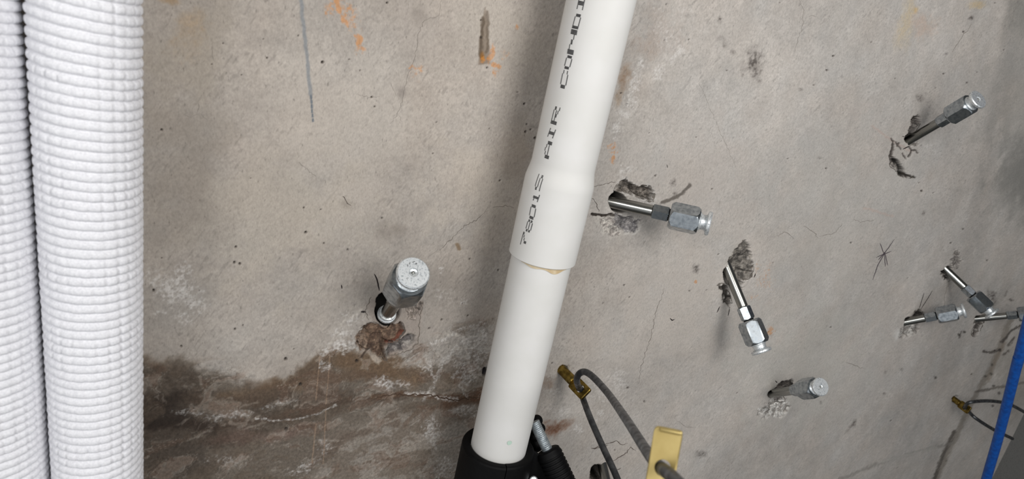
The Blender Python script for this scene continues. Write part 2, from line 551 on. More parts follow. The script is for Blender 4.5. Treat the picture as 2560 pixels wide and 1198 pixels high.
# white salts
for (u, v, ru, rv, k, rot) in [
    (450, 720, 62, 50, 0.75, 0.5), (480, 755, 40, 34, 0.8, 0), (390, 690, 34, 40, 0.5, 0), (455, 800, 26, 30, 0.6, 0), (400, 780, 26, 12, 0.5, 0),
    (850, 868, 50, 20, 0.85, -0.3), (815, 878, 26, 9, 0.8, -0.4), (880, 790, 42, 26, 0.5, 0), (855, 830, 44, 18, 0.6, 0), (810, 915, 24, 14, 0.8, 0.4),
    (965, 950, 34, 22, 0.75, 0), (1010, 960, 30, 16, 0.6, 0), (1068, 920, 16, 26, 0.6, 0.4), (1080, 1080, 22, 50, 0.75, 0.1), (1100, 1165, 40, 44, 0.5, 0),
    (1180, 870, 34, 60, 0.55, 0.2), (1165, 935, 26, 40, 0.6, 0.2), (1215, 840, 24, 30, 0.55, 0), (1140, 905, 22, 16, 0.5, 0), (1160, 1030, 40, 18, 0.5, 0),
    (560, 1040, 80, 14, 0.45, 0), (600, 1035, 50, 14, 0.55, 0), (470, 1035, 60, 10, 0.4, 0), (700, 1010, 80, 12, 0.35, -0.2), (760, 1165, 70, 22, 0.45, -0.3), (820, 1120, 30, 26, 0.4, 0), (560, 1150, 90, 20, 0.3, 0),
    (1105, 676, 8, 10, 0.8, 0.6), (1165, 755, 14, 10, 0.6, 0), (1120, 740, 50, 34, 0.25, 0),
    (1660, 70, 46, 60, 0.42, 0.6), (1690, 130, 14, 46, 0.75, 0.45), (1655, 180, 22, 30, 0.75, 0.6), (1585, 225, 18, 70, 0.8, 0.12), (1560, 285, 30, 26, 0.8, 0), (1535, 320, 20, 26, 0.8, 0),
    (1650, 20, 26, 20, 0.5, 0), (1720, 30, 22, 40, 0.35, 0), (1600, 160, 12, 20, 0.7, 0),
    (1550, 435, 14, 20, 0.9, 0), (1570, 430, 30, 12, 0.6, 0), (1500, 975, 70, 60, 0.42, 0.6), (1555, 960, 30, 40, 0.55, 0.2), (1390, 985, 34, 26, 0.5, 0), (1500, 1045, 26, 22, 0.65, 0), (1400, 1030, 34, 20, 0.5, 0),
    (1440, 1075, 14, 18, 0.6, 0), (2320, 370, 24, 12, 0.45, 0.7), (2335, 380, 16, 10, 0.5, 0.7), (1380, 940, 20, 30, 0.3, 0)]:
    blob(u, v, ru, rv, (206, 202, 197), k, rot, 0.9, 1.0, 0.75, 0.05, 0)
salt_stroke([(640, 1048), (700, 1052), (760, 1046), (800, 1034), (840, 1014)], 2.4000000000000004, 0.8)
salt_stroke([(1010, 986), (1050, 984), (1085, 987), (1098, 996), (1112, 995), (1142, 999)], 4.800000000000001, 0.95)
RIB.append(('crack_or_shadow', [(930, 996), (975, 988), (1010, 986), (1090, 990), (1140, 1000), (1205, 992)], 2.4, 6, (62, 46, 36), 0.9))
salt_stroke([(1046, 916), (1066, 920), (1080, 930), (1088, 948)], 2.72, 0.8)
stroke([(905, 770), (860, 800), (840, 840), (820, 870)], 3.0, (196, 188, 178), 0.5, 20, 10, 0.7, speck=0.5)
stroke([(1120, 830), (1170, 850), (1160, 900), (1185, 940)], 4.0, (198, 190, 180), 0.5, 26, 14, 0.7, speck=0.5)
for (u0, v0, u1, v1) in ((825, 890, 815, 1010), (800, 890, 790, 1000), (815, 1020, 808, 1160), (790, 1060, 780, 1160)):
    stroke([(u0, v0), (u1, v1)], 1.0, (168, 140, 116), 0.5, 0, 2)

for a in ([(1060, 1000), (1088, 960), (1106, 905), (1150, 862), (1205, 832)], [(1130, 945), (1158, 915), (1178, 872), (1216, 850)], [(1165, 992), (1150, 962), (1176, 930), (1200, 900)], [(1070, 860), (1110, 850), (1160, 820), (1215, 806)], [(1085, 1040), (1078, 1080), (1092, 1120)], [(940, 960), (985, 955), (1020, 965)], [(800, 890), (850, 866), (890, 870)]):
    salt_stroke(a, 5.0, 0.62)
# ---- rust
for (u, v, ru, rv, k, rot) in [
    (842, 10, 12, 34, 0.9, -0.3), (860, 50, 9, 30, 0.7, -0.5), (895, 100, 13, 22, 0.95, -0.3), (905, 125, 18, 20, 0.55, -0.3), (870, 40, 30, 60, 0.35, -0.5), (820, 20, 16, 26, 0.45, 0),
    (1045, 180, 26, 34, 0.32, 0.5), (1225, 140, 8, 34, 0.75, 0.2), (1205, 150, 8, 14, 0.8, 0), (1235, 165, 14, 12, 0.7, 0), (1290, 65, 8, 8, 0.8, 0), (1260, 130, 24, 20, 0.25, 0), (1235, 185, 10, 14, 0.4, 0),
    (1530, 370, 16, 22, 0.45, 0), (1530, 400, 7, 16, 0.75, 0), (1925, 830, 10, 16, 0.7, 0), (1915, 690, 40, 40, 0.22, 0), (1885, 745, 26, 12, 0.22, 0), (1738, 705, 4, 5, 0.9, 0)]:
    blob(u, v, ru, rv, (196, 112, 40), k, rot, 0.9, 1.2, 0.75, 0.05, 1)
for (u, v, ru, rv, c, k, rot) in [
    (2265, 55, 22, 80, (196, 172, 130), 0.45, 0.25), (2310, 60, 40, 36, (190, 160, 140), 0.4, 0), (2440, 8, 24, 14, (196, 168, 120), 0.5, 0), (2290, 25, 8, 12, (204, 166, 104), 0.6, 0.4),
    (470, 80, 50, 60, (168, 138, 104), 0.35, 0.3), (420, 0, 30, 14, (150, 110, 60), 0.5, 0),
    (1560, 190, 18, 40, (126, 98, 74), 0.6, 0.2), (1545, 240, 14, 30, (140, 116, 92), 0.5, 0.2), (1660, 50, 60, 70, (160, 146, 136), 0.4, 0.4), (1620, 110, 34, 50, (158, 142, 130), 0.5, 0.3),
    (1385, 1080, 34, 24, (110, 72, 52), 0.8, -0.5), (1405, 1065, 34, 12, (104, 74, 56), 0.6, -0.5), (1375, 960, 22, 24, (142, 122, 106), 0.6, 0.4),
    (2150, 280, 20, 40, (176, 164, 156), 0.3, 0.8)]:
    blob(u, v, ru, rv, c, k, rot, 0.9, 1.0, 0.3)
stroke([(2180, 315), (2240, 360), (2280, 380)], 2.5, (182, 156, 146), 0.35, 6, 6)
stroke([(2160, 520), (2230, 540)], 2.5, (190, 164, 152), 0.35, 4, 6)

# ---- dark spots, soot, pen marks
for (u, v, ru, rv, k, rot) in [
    (1885, 155, 34, 40, 0.62, 0), (1885, 165, 20, 24, 0.5, 0), (1740, 672, 11, 13, 0.75, 0.5), (1682, 458, 7, 13, 0.7, 0.2), (1685, 485, 6, 7, 0.5, 0),
    (2427, 45, 9, 6, 0.9, -0.7), (2300, 248, 14, 11, 0.55, 0), (2365, 135, 6, 5, 0.6, -0.6), (2308, 532, 4, 9, 0.7, 0.2), (2132, 1062, 9, 15, 0.7, 0.6), (2120, 1080, 8, 10, 0.4, 0.6), (2050, 395, 6, 4, 0.6, 0),
    (2480, 745, 16, 18, 0.7, 0), (2470, 730, 5, 16, 0.6, 0), (2528, 750, 9, 4, 0.7, 0), (2515, 735, 4, 10, 0.6, 0.3), (1752, 1138, 14, 9, 0.7, -0.2), (1800, 48, 5, 12, 0.7, 0), (1810, 110, 8, 10, 0.5, 0),
    (1830, 130, 10, 8, 0.45, 0), (1800, 95, 14, 10, 0.35, 0), (1720, 40, 12, 10, 0.3, 0), (2000, 225, 8, 6, 0.4, 0), (2052, 1005, 4, 5, 0.7, 0), (2210, 985, 4, 5, 0.6, 0), (2255, 925, 5, 4, 0.6, 0), (2215, 930, 5, 6, 0.5, 0)]:
    blob(u, v, ru, rv, (84, 78, 74), k, rot, 0.8, 1.3, 0.6, 0.1)
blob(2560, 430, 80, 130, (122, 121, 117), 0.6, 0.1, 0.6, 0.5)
blob(2565, 40, 60, 70, (140, 138, 132), 0.5)
# grey felt-pen stripe at the top
stroke([(752, -12), (757, 50), (764, 110), (771, 180), (777, 235)], 4.2, (124, 128, 132), 0.75, 0, 5, 0.5)
for k in range(6):
    v = 240 + k * 11.5
    stroke([(777.5 + k * 0.9, v), (778 + k * 0.9, v + 6)], 2.6 - 0.1 * k, (96, 104, 112), 0.9, 0, 2, 0.4)
# scraped wedge
patch([(1213, 20), (1219, 60), (1222, 110), (1224, 160), (1196, 162), (1198, 110), (1205, 60)], (120, 106, 92), 0.75, 3, 3, 6)
stroke([(1208, 45), (1203, 95), (1200, 140)], 4, (86, 74, 62), 0.75, 2, 8, 0.6)
stroke([(1219, 30), (1220, 90), (1216, 130)], 3, (92, 80, 68), 0.6, 2, 8, 0.6)
blob(1202, 145, 7, 15, (132, 88, 40), 0.9)
blob(1202, 94, 4, 5, (50, 42, 36), 0.9)
# asterisk drawn on the wall, and short pen strokes beside the drill holes
INK = (62, 54, 62)
for a in ([(2236, 598), (2212, 632), (2195, 662), (2182, 700)], [(2200, 608), (2210, 635)], [(2190, 644), (2228, 628)], [(2212, 630), (2196, 650)], [(2211, 634), (2213, 667)], [(2212, 632), (2219, 664)]):
    pen(a, 1.6, INK, 0.85)
for a, w in (([(936, 685), (943, 700), (948, 727)], 3.2), ([(853, 712), (855, 722)], 3.0), ([(902, 780), (915, 780)], 4.6), ([(1667, 412), (1669, 419)], 2.6), ([(1675, 796), (1680, 801), (1686, 799)], 3.0),
             ([(1800, 766), (1792, 782)], 1.6), ([(1825, 768), (1820, 790)], 1.6), ([(2255, 341), (2266, 342)], 1.8), ([(2257, 373), (2274, 365)], 2.2), ([(2310, 732), (2297, 775)], 1.2), ([(2331, 727), (2302, 774)], 1.2), ([(1938, 952), (1948, 962)], 2.6), ([(1885, 694), (1889, 684)], 2.0)):
    pen(a, w, (38, 34, 34), 0.95)
stroke([(1726, 462), (1705, 485), (1680, 498), (1655, 507)], 3.6, (92, 86, 80), 0.8, 0, 5, 0.5)
stroke([(1143, 612), (1147, 622)], 4.5, (120, 100, 78), 0.8, 0, 5, 0.5)

# ---- form joints and grime near the corner
stroke([(2530, 790), (2500, 870), (2476, 925), (2445, 980), (2415, 1040), (2380, 1110), (2345, 1190), (2335, 1215)], 6, (126, 118, 108), 0.65, 8, 10, 0.7)
stroke([(2385, 1080), (2362, 1130), (2345, 1170), (2330, 1215)], 4, (84, 78, 72), 0.8, 6, 8, 0.6)
stroke([(2510, 860), (2490, 900), (2470, 950)], 5, (128, 112, 96), 0.35, 6, 8, 0.6)
stroke([(2100, 1200), (2180, 1165), (2260, 1140), (2330, 1120), (2380, 1108)], 3.2, (140, 136, 130), 0.6, 8, 10, 0.6)
stroke([(2195, 1158), (2240, 1146), (2300, 1130), (2340, 1118)], 2.2, (196, 192, 186), 0.5, 6, 6, 0.5)
stroke([(2440, 980), (2500, 968), (2575, 955)], 2.6, (96, 90, 84), 0.7, 5, 5, 0.6)
for pts in ([(2505, 855), (2530, 825), (2562, 812)], [(2460, 880), (2480, 882), (2498, 876)], [(2508, 888), (2520, 878)], [(2535, 845), (2520, 865)]):
    stroke(pts, 2.6, (70, 64, 60), 0.8, 5, 7, 0.6)
for (u, v) in ((2480, 912), (2478, 935), (2465, 942), (2484, 965), (2498, 983), (2482, 1015), (2498, 876), (2398, 838), (2412, 830), (2338, 944)):
    blob(u, v, 4.5, 4, (58, 54, 50), 0.85, 0.4, 0.6, 1.0)
blob(2540, 950, 60, 120, (150, 144, 136), 0.5)
stroke([(2404, 828), (2398, 845)], 1.8, (80, 74, 70), 0.7, 2, 4)

# ---- hairline cracks, plus one packer's painted shadow line
crack_or_shadow([(1105, -10), (1098, 40), (1062, 50), (1045, 85), (1040, 130), (1030, 165), (1018, 195), (1005, 255), (992, 290), (975, 310)], 0.9, 0.55)
crack_or_shadow([(996, 285), (1006, 305)], 0.8, 0.4); crack_or_shadow([(975, 205), (990, 240)], 0.7, 0.35)
crack_or_shadow([(1480, 535), (1505, 540), (1530, 535)], 2.4, 0.9, (52, 46, 42), 6, 3, 0.0006)
crack_or_shadow([(1480, 495), (1492, 510), (1497, 530)], 1.6, 0.85, (66, 60, 54), 6, 3, 0.0004)
crack_or_shadow([(1484, 468), (1500, 462), (1540, 455)], 1.2, 0.7)
crack_or_shadow([(1100, 625), (1135, 590), (1165, 562), (1195, 548), (1208, 535), (1220, 517)], 1.1, 0.7)
crack_or_shadow([(1232, 519), (1262, 514), (1285, 520)], 1.1, 0.6)
crack_or_shadow([(1075, 640), (1100, 625)], 0.8, 0.4)
crack_or_shadow([(745, 405), (770, 425), (790, 442)], 0.8, 0.5); crack_or_shadow([(855, 490), (868, 508), (878, 514)], 2.0, 0.85, (66, 56, 50))
crack_or_shadow([(890, 235), (920, 243), (950, 242)], 0.8, 0.45); crack_or_shadow([(490, 285), (497, 270), (498, 255)], 0.8, 0.5); crack_or_shadow([(530, 100), (530, 130), (534, 150)], 0.8, 0.5)
crack_or_shadow([(497, 284), (480, 292), (462, 290)], 0.8, 0.45); crack_or_shadow([(500, 285), (520, 305)], 0.7, 0.4)
crack_or_shadow([(1660, 720), (1652, 750), (1640, 780), (1625, 850), (1605, 910), (1595, 960)], 1.0, 0.6)
crack_or_shadow([(1477, 1122), (1500, 1115), (1512, 1110), (1540, 1102), (1555, 1112), (1570, 1108)], 1.6, 0.75, (74, 64, 58), 9, 10)
crack_or_shadow([(1533, 1152), (1550, 1142), (1568, 1132), (1578, 1118), (1590, 1128)], 1.6, 0.75, (74, 64, 58), 9, 10)
crack_or_shadow([(1510, 1110), (1498, 1120), (1478, 1121)], 2.2, 0.8, (64, 56, 50)); crack_or_shadow([(1535, 1175), (1552, 1170)], 1.4, 0.8); crack_or_shadow([(1538, 1180), (1548, 1198), (1555, 1215)], 2.0, 0.9, (44, 38, 34))
crack_or_shadow([(1690, 1050), (1712, 1065), (1735, 1070)], 0.9, 0.45)
crack_or_shadow([(2010, 565), (2035, 580), (2045, 595)], 1.0, 0.7); crack_or_shadow([(2050, 592), (2080, 585), (2095, 575), (2105, 560)], 0.9, 0.5); crack_or_shadow([(2130, 548), (2155, 556), (2185, 550)], 0.9, 0.5)
crack_or_shadow([(1940, 590), (1965, 580), (1985, 598)], 0.9, 0.55); crack_or_shadow([(2115, 905), (2140, 915), (2162, 922)], 0.9, 0.5)
crack_or_shadow([(1998, 0), (2010, 30), (2003, 80), (1985, 130)], 0.9, 0.35); crack_or_shadow([(2020, 42), (2045, 40)], 0.8, 0.4); crack_or_shadow([(1745, 200), (1800, 330), (1840, 420)], 0.8, 0.2)
crack_or_shadow([(2430, 60), (2405, 95), (2380, 130)], 1.2, 0.4); crack_or_shadow([(2375, 690), (2362, 740), (2355, 800)], 1.4, 0.2)  # last line paints the faint shadow under the slanting packer

# ---- pinholes
rng = np.random.RandomState(4)
pins = [(807, 156, 3.4), (404, 325, 2.6), (590, 1018 - 400, 2.4), (765, 582, 3.0), (930, 243, 2.0), (937, 267, 1.6), (968, 7, 2.2), (669, 145, 1.8), (900, 176, 1.6), (1312, 260, 2.6), (1315, 330, 2.4), (1338, 345, 2.6), (1218, 170, 2.0), (956, 546, 1.8), (1250, 452, 1.8), (1568, 262, 2.6), (1553, 233, 1.8), (1640, 440, 1.8),
        (715, 898, 3.6), (751, 962, 3.6), (892, 903, 3.4), (716, 1073, 3.6), (600, 660, 2.8), (1105, 800, 2.4), (1074, 822, 2.0), (384, 727, 2.8), (586, 657, 2.6), (588, 823, 2.2), (453, 867, 2.4), (870, 625, 1.8), (2084, 140, 2.0), (2068, 176, 2.2), (2360, 185, 1.6), (2410, 80, 2.4), (2305, 478, 2.4), (1570, 970, 2.4), (1720, 548, 1.6), (1170, 790, 2.0), (1175, 648, 1.6)]
for k in range(90):
    pins.append((rng.uniform(370, 2540), rng.uniform(0, 1190), rng.uniform(0.9, 1.7)))
for (u, v, r) in pins:
    s = region(u - 8, v - 8, u + 8, v + 8)
    d = np.hypot(U[s] - u + w2x[s] * 2, V[s] - v + w2y[s] * 2)
    m = 1 - sstep(r * 0.6, r * 1.25 + 0.6, d)
    lerp(s, m * 0.92, (46, 40, 36)); DEP[s] += (m * 0.0012).astype(np.float32)

# ---- broken-out hollows round the drill holes
# below the big near packer
patch([(930, 742), (985, 735), (1040, 752), (1056, 772), (1050, 830), (1046, 858), (1020, 880), (960, 890), (930, 800), (915, 770)], (146, 136, 128), 0.85, 4, 4, 9, speck=0.2)
for a in ([(1050, 752), (1056, 775), (1048, 805), (1047, 840), (1044, 860), (1022, 876), (985, 888)], [(930, 742), (920, 760), (913, 775), (922, 800)], [(1012, 760), (1022, 790), (1018, 800)], [(1030, 756), (1038, 778), (1026, 796), (1040, 800)]):
    RIB.append(('torn_edge_dirt_shade', a, 1.6, 6.0, (86, 76, 68), 0.75))
crater([(1020, 748), (1056, 752), (1062, 768), (1048, 790), (1034, 800), (1020, 790), (1010, 768)], (150, 140, 132), 0.0012, 0.0014, c2=(128, 118, 110), seed=1)
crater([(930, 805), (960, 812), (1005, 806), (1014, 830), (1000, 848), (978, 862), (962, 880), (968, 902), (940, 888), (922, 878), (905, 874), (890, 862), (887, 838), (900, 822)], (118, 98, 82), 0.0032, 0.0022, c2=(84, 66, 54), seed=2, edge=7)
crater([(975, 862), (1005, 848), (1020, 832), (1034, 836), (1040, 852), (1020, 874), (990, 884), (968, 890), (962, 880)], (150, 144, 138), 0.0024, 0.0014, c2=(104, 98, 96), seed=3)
crater([(890, 860), (905, 820), (925, 832), (918, 870), (900, 878)], (140, 122, 106), 0.0012, 0.001, c2=(110, 92, 78), seed=4)
stroke([(1010, 828), (995, 848), (972, 860)], 3.5, (92, 48, 34), 0.85, 4, 8, 0.6, deep=0.0012)
stroke([(903, 892), (915, 878), (922, 870)], 2.0, (64, 52, 44), 0.8, 2, 5)
patch([(922, 885), (940, 888), (956, 902), (948, 912), (930, 900)], (188, 178, 166), 0.7, 3, 4, 6)
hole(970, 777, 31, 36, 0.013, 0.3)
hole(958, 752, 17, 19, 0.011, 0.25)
# the packer right of the pipe
crater([(1546, 458), (1566, 448), (1576, 458), (1600, 462), (1625, 466), (1636, 482), (1634, 506), (1606, 498), (1580, 486), (1552, 486), (1540, 498), (1532, 480)], (132, 124, 116), 0.0050, 0.0022, c2=(82, 76, 70), seed=5, rim=(196, 192, 188))
crater([(1536, 530), (1556, 540), (1590, 545), (1606, 552), (1596, 570), (1584, 584), (1560, 580), (1540, 566), (1526, 548)], (152, 148, 146), 0.0034, 0.0020, c2=(104, 101, 102), seed=6, rim=(200, 196, 190))
patch([(1490, 540), (1526, 538), (1545, 566), (1560, 584), (1540, 600), (1515, 592), (1500, 572)], (190, 184, 176), 0.7, 6, 6, 16, speck=0.6)
patch([(1546, 440), (1560, 460), (1540, 500), (1530, 530), (1512, 530), (1512, 500), (1535, 478)], (190, 184, 178), 0.7, 5, 6, 14, speck=0.5)
crater([(1496, 545), (1530, 542), (1540, 566), (1552, 586), (1530, 594), (1510, 580)], (192, 186, 178), 0.0008, 0.0012, c2=(156, 148, 142), seed=7, k=0.8)
hole(1546, 508, 22, 27, 0.014, -0.6)
stroke([(1536, 538), (1500, 538), (1478, 536)], 2.4, (48, 42, 38), 0.8, 4, 6, deep=0.0006)
# the packer leaning down, middle right
crater([(1862, 600), (1872, 604), (1874, 626), (1876, 650), (1884, 668), (1880, 694), (1858, 702), (1856, 724), (1852, 736), (1842, 720), (1838, 696), (1826, 672), (1822, 655), (1834, 630), (1846, 612)], (142, 136, 128), 0.0040, 0.0022, c2=(96, 91, 86), seed=8)
patch([(1850, 606), (1840, 625), (1822, 655), (1812, 660), (1818, 640), (1836, 612)], (176, 170, 162), 0.7, 4, 4, 10, speck=0.5)
crater([(1792, 714), (1808, 709), (1818, 716), (1830, 760), (1824, 772), (1810, 756), (1804, 730)], (104, 98, 92), 0.0040, 0.0016, c2=(70, 65, 60), seed=9, rim=(190, 186, 180))
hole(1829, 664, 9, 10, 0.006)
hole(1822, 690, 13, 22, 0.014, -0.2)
# top right packer
crater([(2284, 288), (2298, 284), (2302, 310), (2288, 332), (2276, 348), (2270, 340), (2276, 312)], (104, 98, 94), 0.0032, 0.0018, c2=(66, 62, 58), seed=10)
hole(2274, 346, 11, 13, 0.014, 0.5)
crater([(2274, 360), (2296, 352), (2300, 364), (2282, 370)], (130, 124, 118), 0.0018, 0.001, c2=(96, 92, 88), seed=11)
crater([(2222, 388), (2232, 392), (2240, 402), (2252, 408), (2258, 430), (2268, 438), (2284, 440), (2270, 446), (2250, 442), (2238, 428), (2224, 412)], (140, 134, 128), 0.0030, 0.0016, c2=(86, 80, 76), seed=12, wb=9, edge=4)
stroke([(2240, 402), (2250, 414), (2252, 428), (2260, 438)], 3.6, (30, 27, 25), 0.95, 3, 6, 0.5, deep=0.002)
stroke([(2258, 438), (2274, 440), (2286, 444)], 1.8, (44, 40, 36), 0.9, 3, 6, deep=0.0008)
stroke([(2234, 356), (2232, 372), (2226, 390)], 2.4, (66, 60, 56), 0.9, 3, 5, deep=0.0008)
for a in ([(2229, 348), (2234, 356)], [(2240, 356), (2246, 366), (2252, 374)], [(2247, 358), (2244, 366)], [(2256, 384), (2264, 397)], [(2274, 368), (2280, 378), (2272, 392)], [(2280, 378), (2290, 376), (2294, 382)]):
    stroke(a, 1.8, (74, 68, 64), 0.85, 2, 4, deep=0.0006)
# the cluster by the corner
crater([(2390, 624), (2400, 630), (2404, 652), (2396, 668), (2384, 676), (2376, 668), (2380, 648)], (160, 154, 148), 0.0024, 0.0016, c2=(112, 106, 102), seed=13)
crater([(2350, 680), (2366, 678), (2376, 696), (2370, 704), (2358, 696)], (84, 78, 72), 0.0030, 0.001, c2=(60, 55, 50), seed=14)
hole(2370, 676, 9, 11, 0.014, 0.6)
crater([(2262, 806), (2296, 800), (2302, 816), (2290, 838), (2270, 842), (2250, 848), (2244, 838)], (190, 186, 180), 0.0022, 0.0018, c2=(140, 134, 128), seed=15)
crater([(2282, 784), (2296, 774), (2310, 782), (2300, 796), (2274, 802)], (70, 64, 60), 0.0030, 0.001, c2=(48, 44, 40), seed=16)
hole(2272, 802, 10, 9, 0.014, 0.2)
blob(2240, 834, 12, 18, (214, 211, 206), 0.8, 0.3)
crater([(2440, 800), (2462, 800), (2452, 822), (2436, 842), (2428, 836), (2436, 818)], (120, 114, 108), 0.0022, 0.0016, c2=(84, 78, 74), seed=17)
hole(2447, 797, 9, 8, 0.014)
# the short packer, lower right
crater([(1934, 978), (1944, 958), (1962, 950), (1982, 952), (1984, 966), (1968, 982), (1944, 992), (1930, 992)], (98, 92, 86), 0.0038, 0.0016, c2=(58, 53, 49), seed=18)
crater([(1926, 1000), (1952, 992), (1968, 1000), (1976, 1012), (1970, 1030), (1952, 1046), (1930, 1044), (1896, 1040), (1894, 1030), (1912, 1012)], (206, 203, 198), 0.0022, 0.0020, c2=(152, 146, 140), seed=19)
crater([(1934, 988), (1958, 988), (1962, 1004), (1938, 1006)], (128, 122, 118), 0.0020, 0.0012, c2=(86, 80, 76), seed=20)
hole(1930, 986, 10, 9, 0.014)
blob(1918, 990, 22, 20, (140, 138, 136), 0.5)
# bottom packer and the brass anchor
crater([(1484, 1168), (1500, 1160), (1510, 1178), (1500, 1215), (1480, 1210), (1478, 1180)], (90, 84, 78), 0.0030, 0.0014, c2=(56, 51, 47), seed=21)
hole(1494, 1182, 17, 20, 0.014, -0.3)
crater([(1398, 922), (1410, 912), (1424, 914), (1432, 924), (1424, 932), (1404, 932)], (176, 168, 158), 0.0008, 0.0008, c2=(130, 122, 114), seed=22)
hole(1408, 926, 12, 12, 0.014, 0.2, (40, 32, 22))
hole(2388, 998, 7, 8, 0.014, 0.2, (40, 32, 22))
hole(1214, 930, 8, 12, 0.003, 0.0, (34, 30, 32))

# ---- mesh of the wall
Apx = np.clip(A, 4, 250) / 255.0
lin_ = np.where(Apx <= 0.04045, Apx / 12.92, ((Apx + 0.055) / 1.055) ** 2.4).astype(np.float32)

def build_wall():
    zlo, zhi, xlo = -1.15, 0.95, -1.1
    xx = np.concatenate([[xlo, -0.6, xs[0] - 0.004], xs])
    zz = np.concatenate([[zlo, -0.7, zs[0] - 0.004], zs, [zs[-1] + 0.004, 0.6, zhi]])
    nx, nz = len(xx), len(zz)
    X, Z = np.meshgrid(xx, zz)
    Y = np.zeros_like(X)
    Y[3:3 + nzv, 3:] = DEP
    Y[:, -1] = 0
    C = np.empty((nz, nx, 4), np.float32)
    C[..., :3] = np.array(lin((170, 163, 154)), np.float32); C[..., 3] = 1
    def tone(rows):
        m_ = rows.mean(0); k_ = np.ones(81) / 81
        return np.stack([np.convolve(np.pad(m_[:, c_], 40, 'edge'), k_, 'valid') for c_ in range(3)], -1)
    C[:3, 3:, :3] = tone(lin_[:60]); C[3 + nzv:, 3:, :3] = tone(lin_[-60:])     # plain concrete beyond the detailed part
    C[3:3 + nzv, 3:, :3] = lin_
    co = np.stack([X, Y, Z], -1).reshape(-1, 3).astype(np.float32)
    idx = np.arange(nx * nz).reshape(nz, nx)
    q = np.stack([idx[:-1, :-1], idx[:-1, 1:], idx[1:, 1:], idx[1:, :-1]], -1).reshape(-1, 4)
    # a solid slab behind the face
    b0 = len(co)
    bx = np.array([[x, y, z] for y in (0.03, 0.15) for z in (zlo, zhi) for x in (xlo, XC + 0.0)], np.float32)
    bq = np.array([[0, 2, 3, 1], [4, 5, 7, 6], [0, 1, 5, 4], [2, 6, 7, 3], [0, 4, 6, 2], [1, 3, 7, 5]]) + b0
    # skirts joining face and slab
    cn = [idx[0, 0], idx[0, -1], idx[-1, -1], idx[-1, 0]]
    bb = [b0 + 0, b0 + 1, b0 + 3, b0 + 2]
    sk_ = np.array([[cn[i], bb[i], bb[(i + 1) % 4], cn[(i + 1) % 4]] for i in range(4)])
    co = np.concatenate([co, bx]); q = np.concatenate([q, bq, sk_])
    cc = np.concatenate([C.reshape(-1, 4), np.tile(C[0, 0], (8, 1))])
    me = bpy.data.meshes.new('wall_back')
    me.vertices.add(len(co)); me.vertices.foreach_set('co', co.ravel())
    me.loops.add(q.size); me.loops.foreach_set('vertex_index', q.ravel().astype(np.int32))
    me.polygons.add(len(q)); me.polygons.foreach_set('loop_start', np.arange(0, q.size, 4, dtype=np.int32))
    me.polygons.foreach_set('use_smooth', np.concatenate([np.ones(len(q) - 10, bool), np.zeros(10, bool)]))
    me.update(calc_edges=True)
    at = me.color_attributes.new('concrete_colour', 'FLOAT_COLOR', 'POINT')
    at.data.foreach_set('color', cc.ravel())
    K = np.zeros((nz, nx, 4), np.float32); K[..., 3] = 1
    K[3:3 + nzv, 3:] = MK
    kk = np.concatenate([K.reshape(-1, 4), np.zeros((8, 4), np.float32)])
    at2 = me.color_attributes.new('wall_marks', 'FLOAT_COLOR', 'POINT')
    at2.data.foreach_set('color', kk.ravel())
    me.validate()
    return me

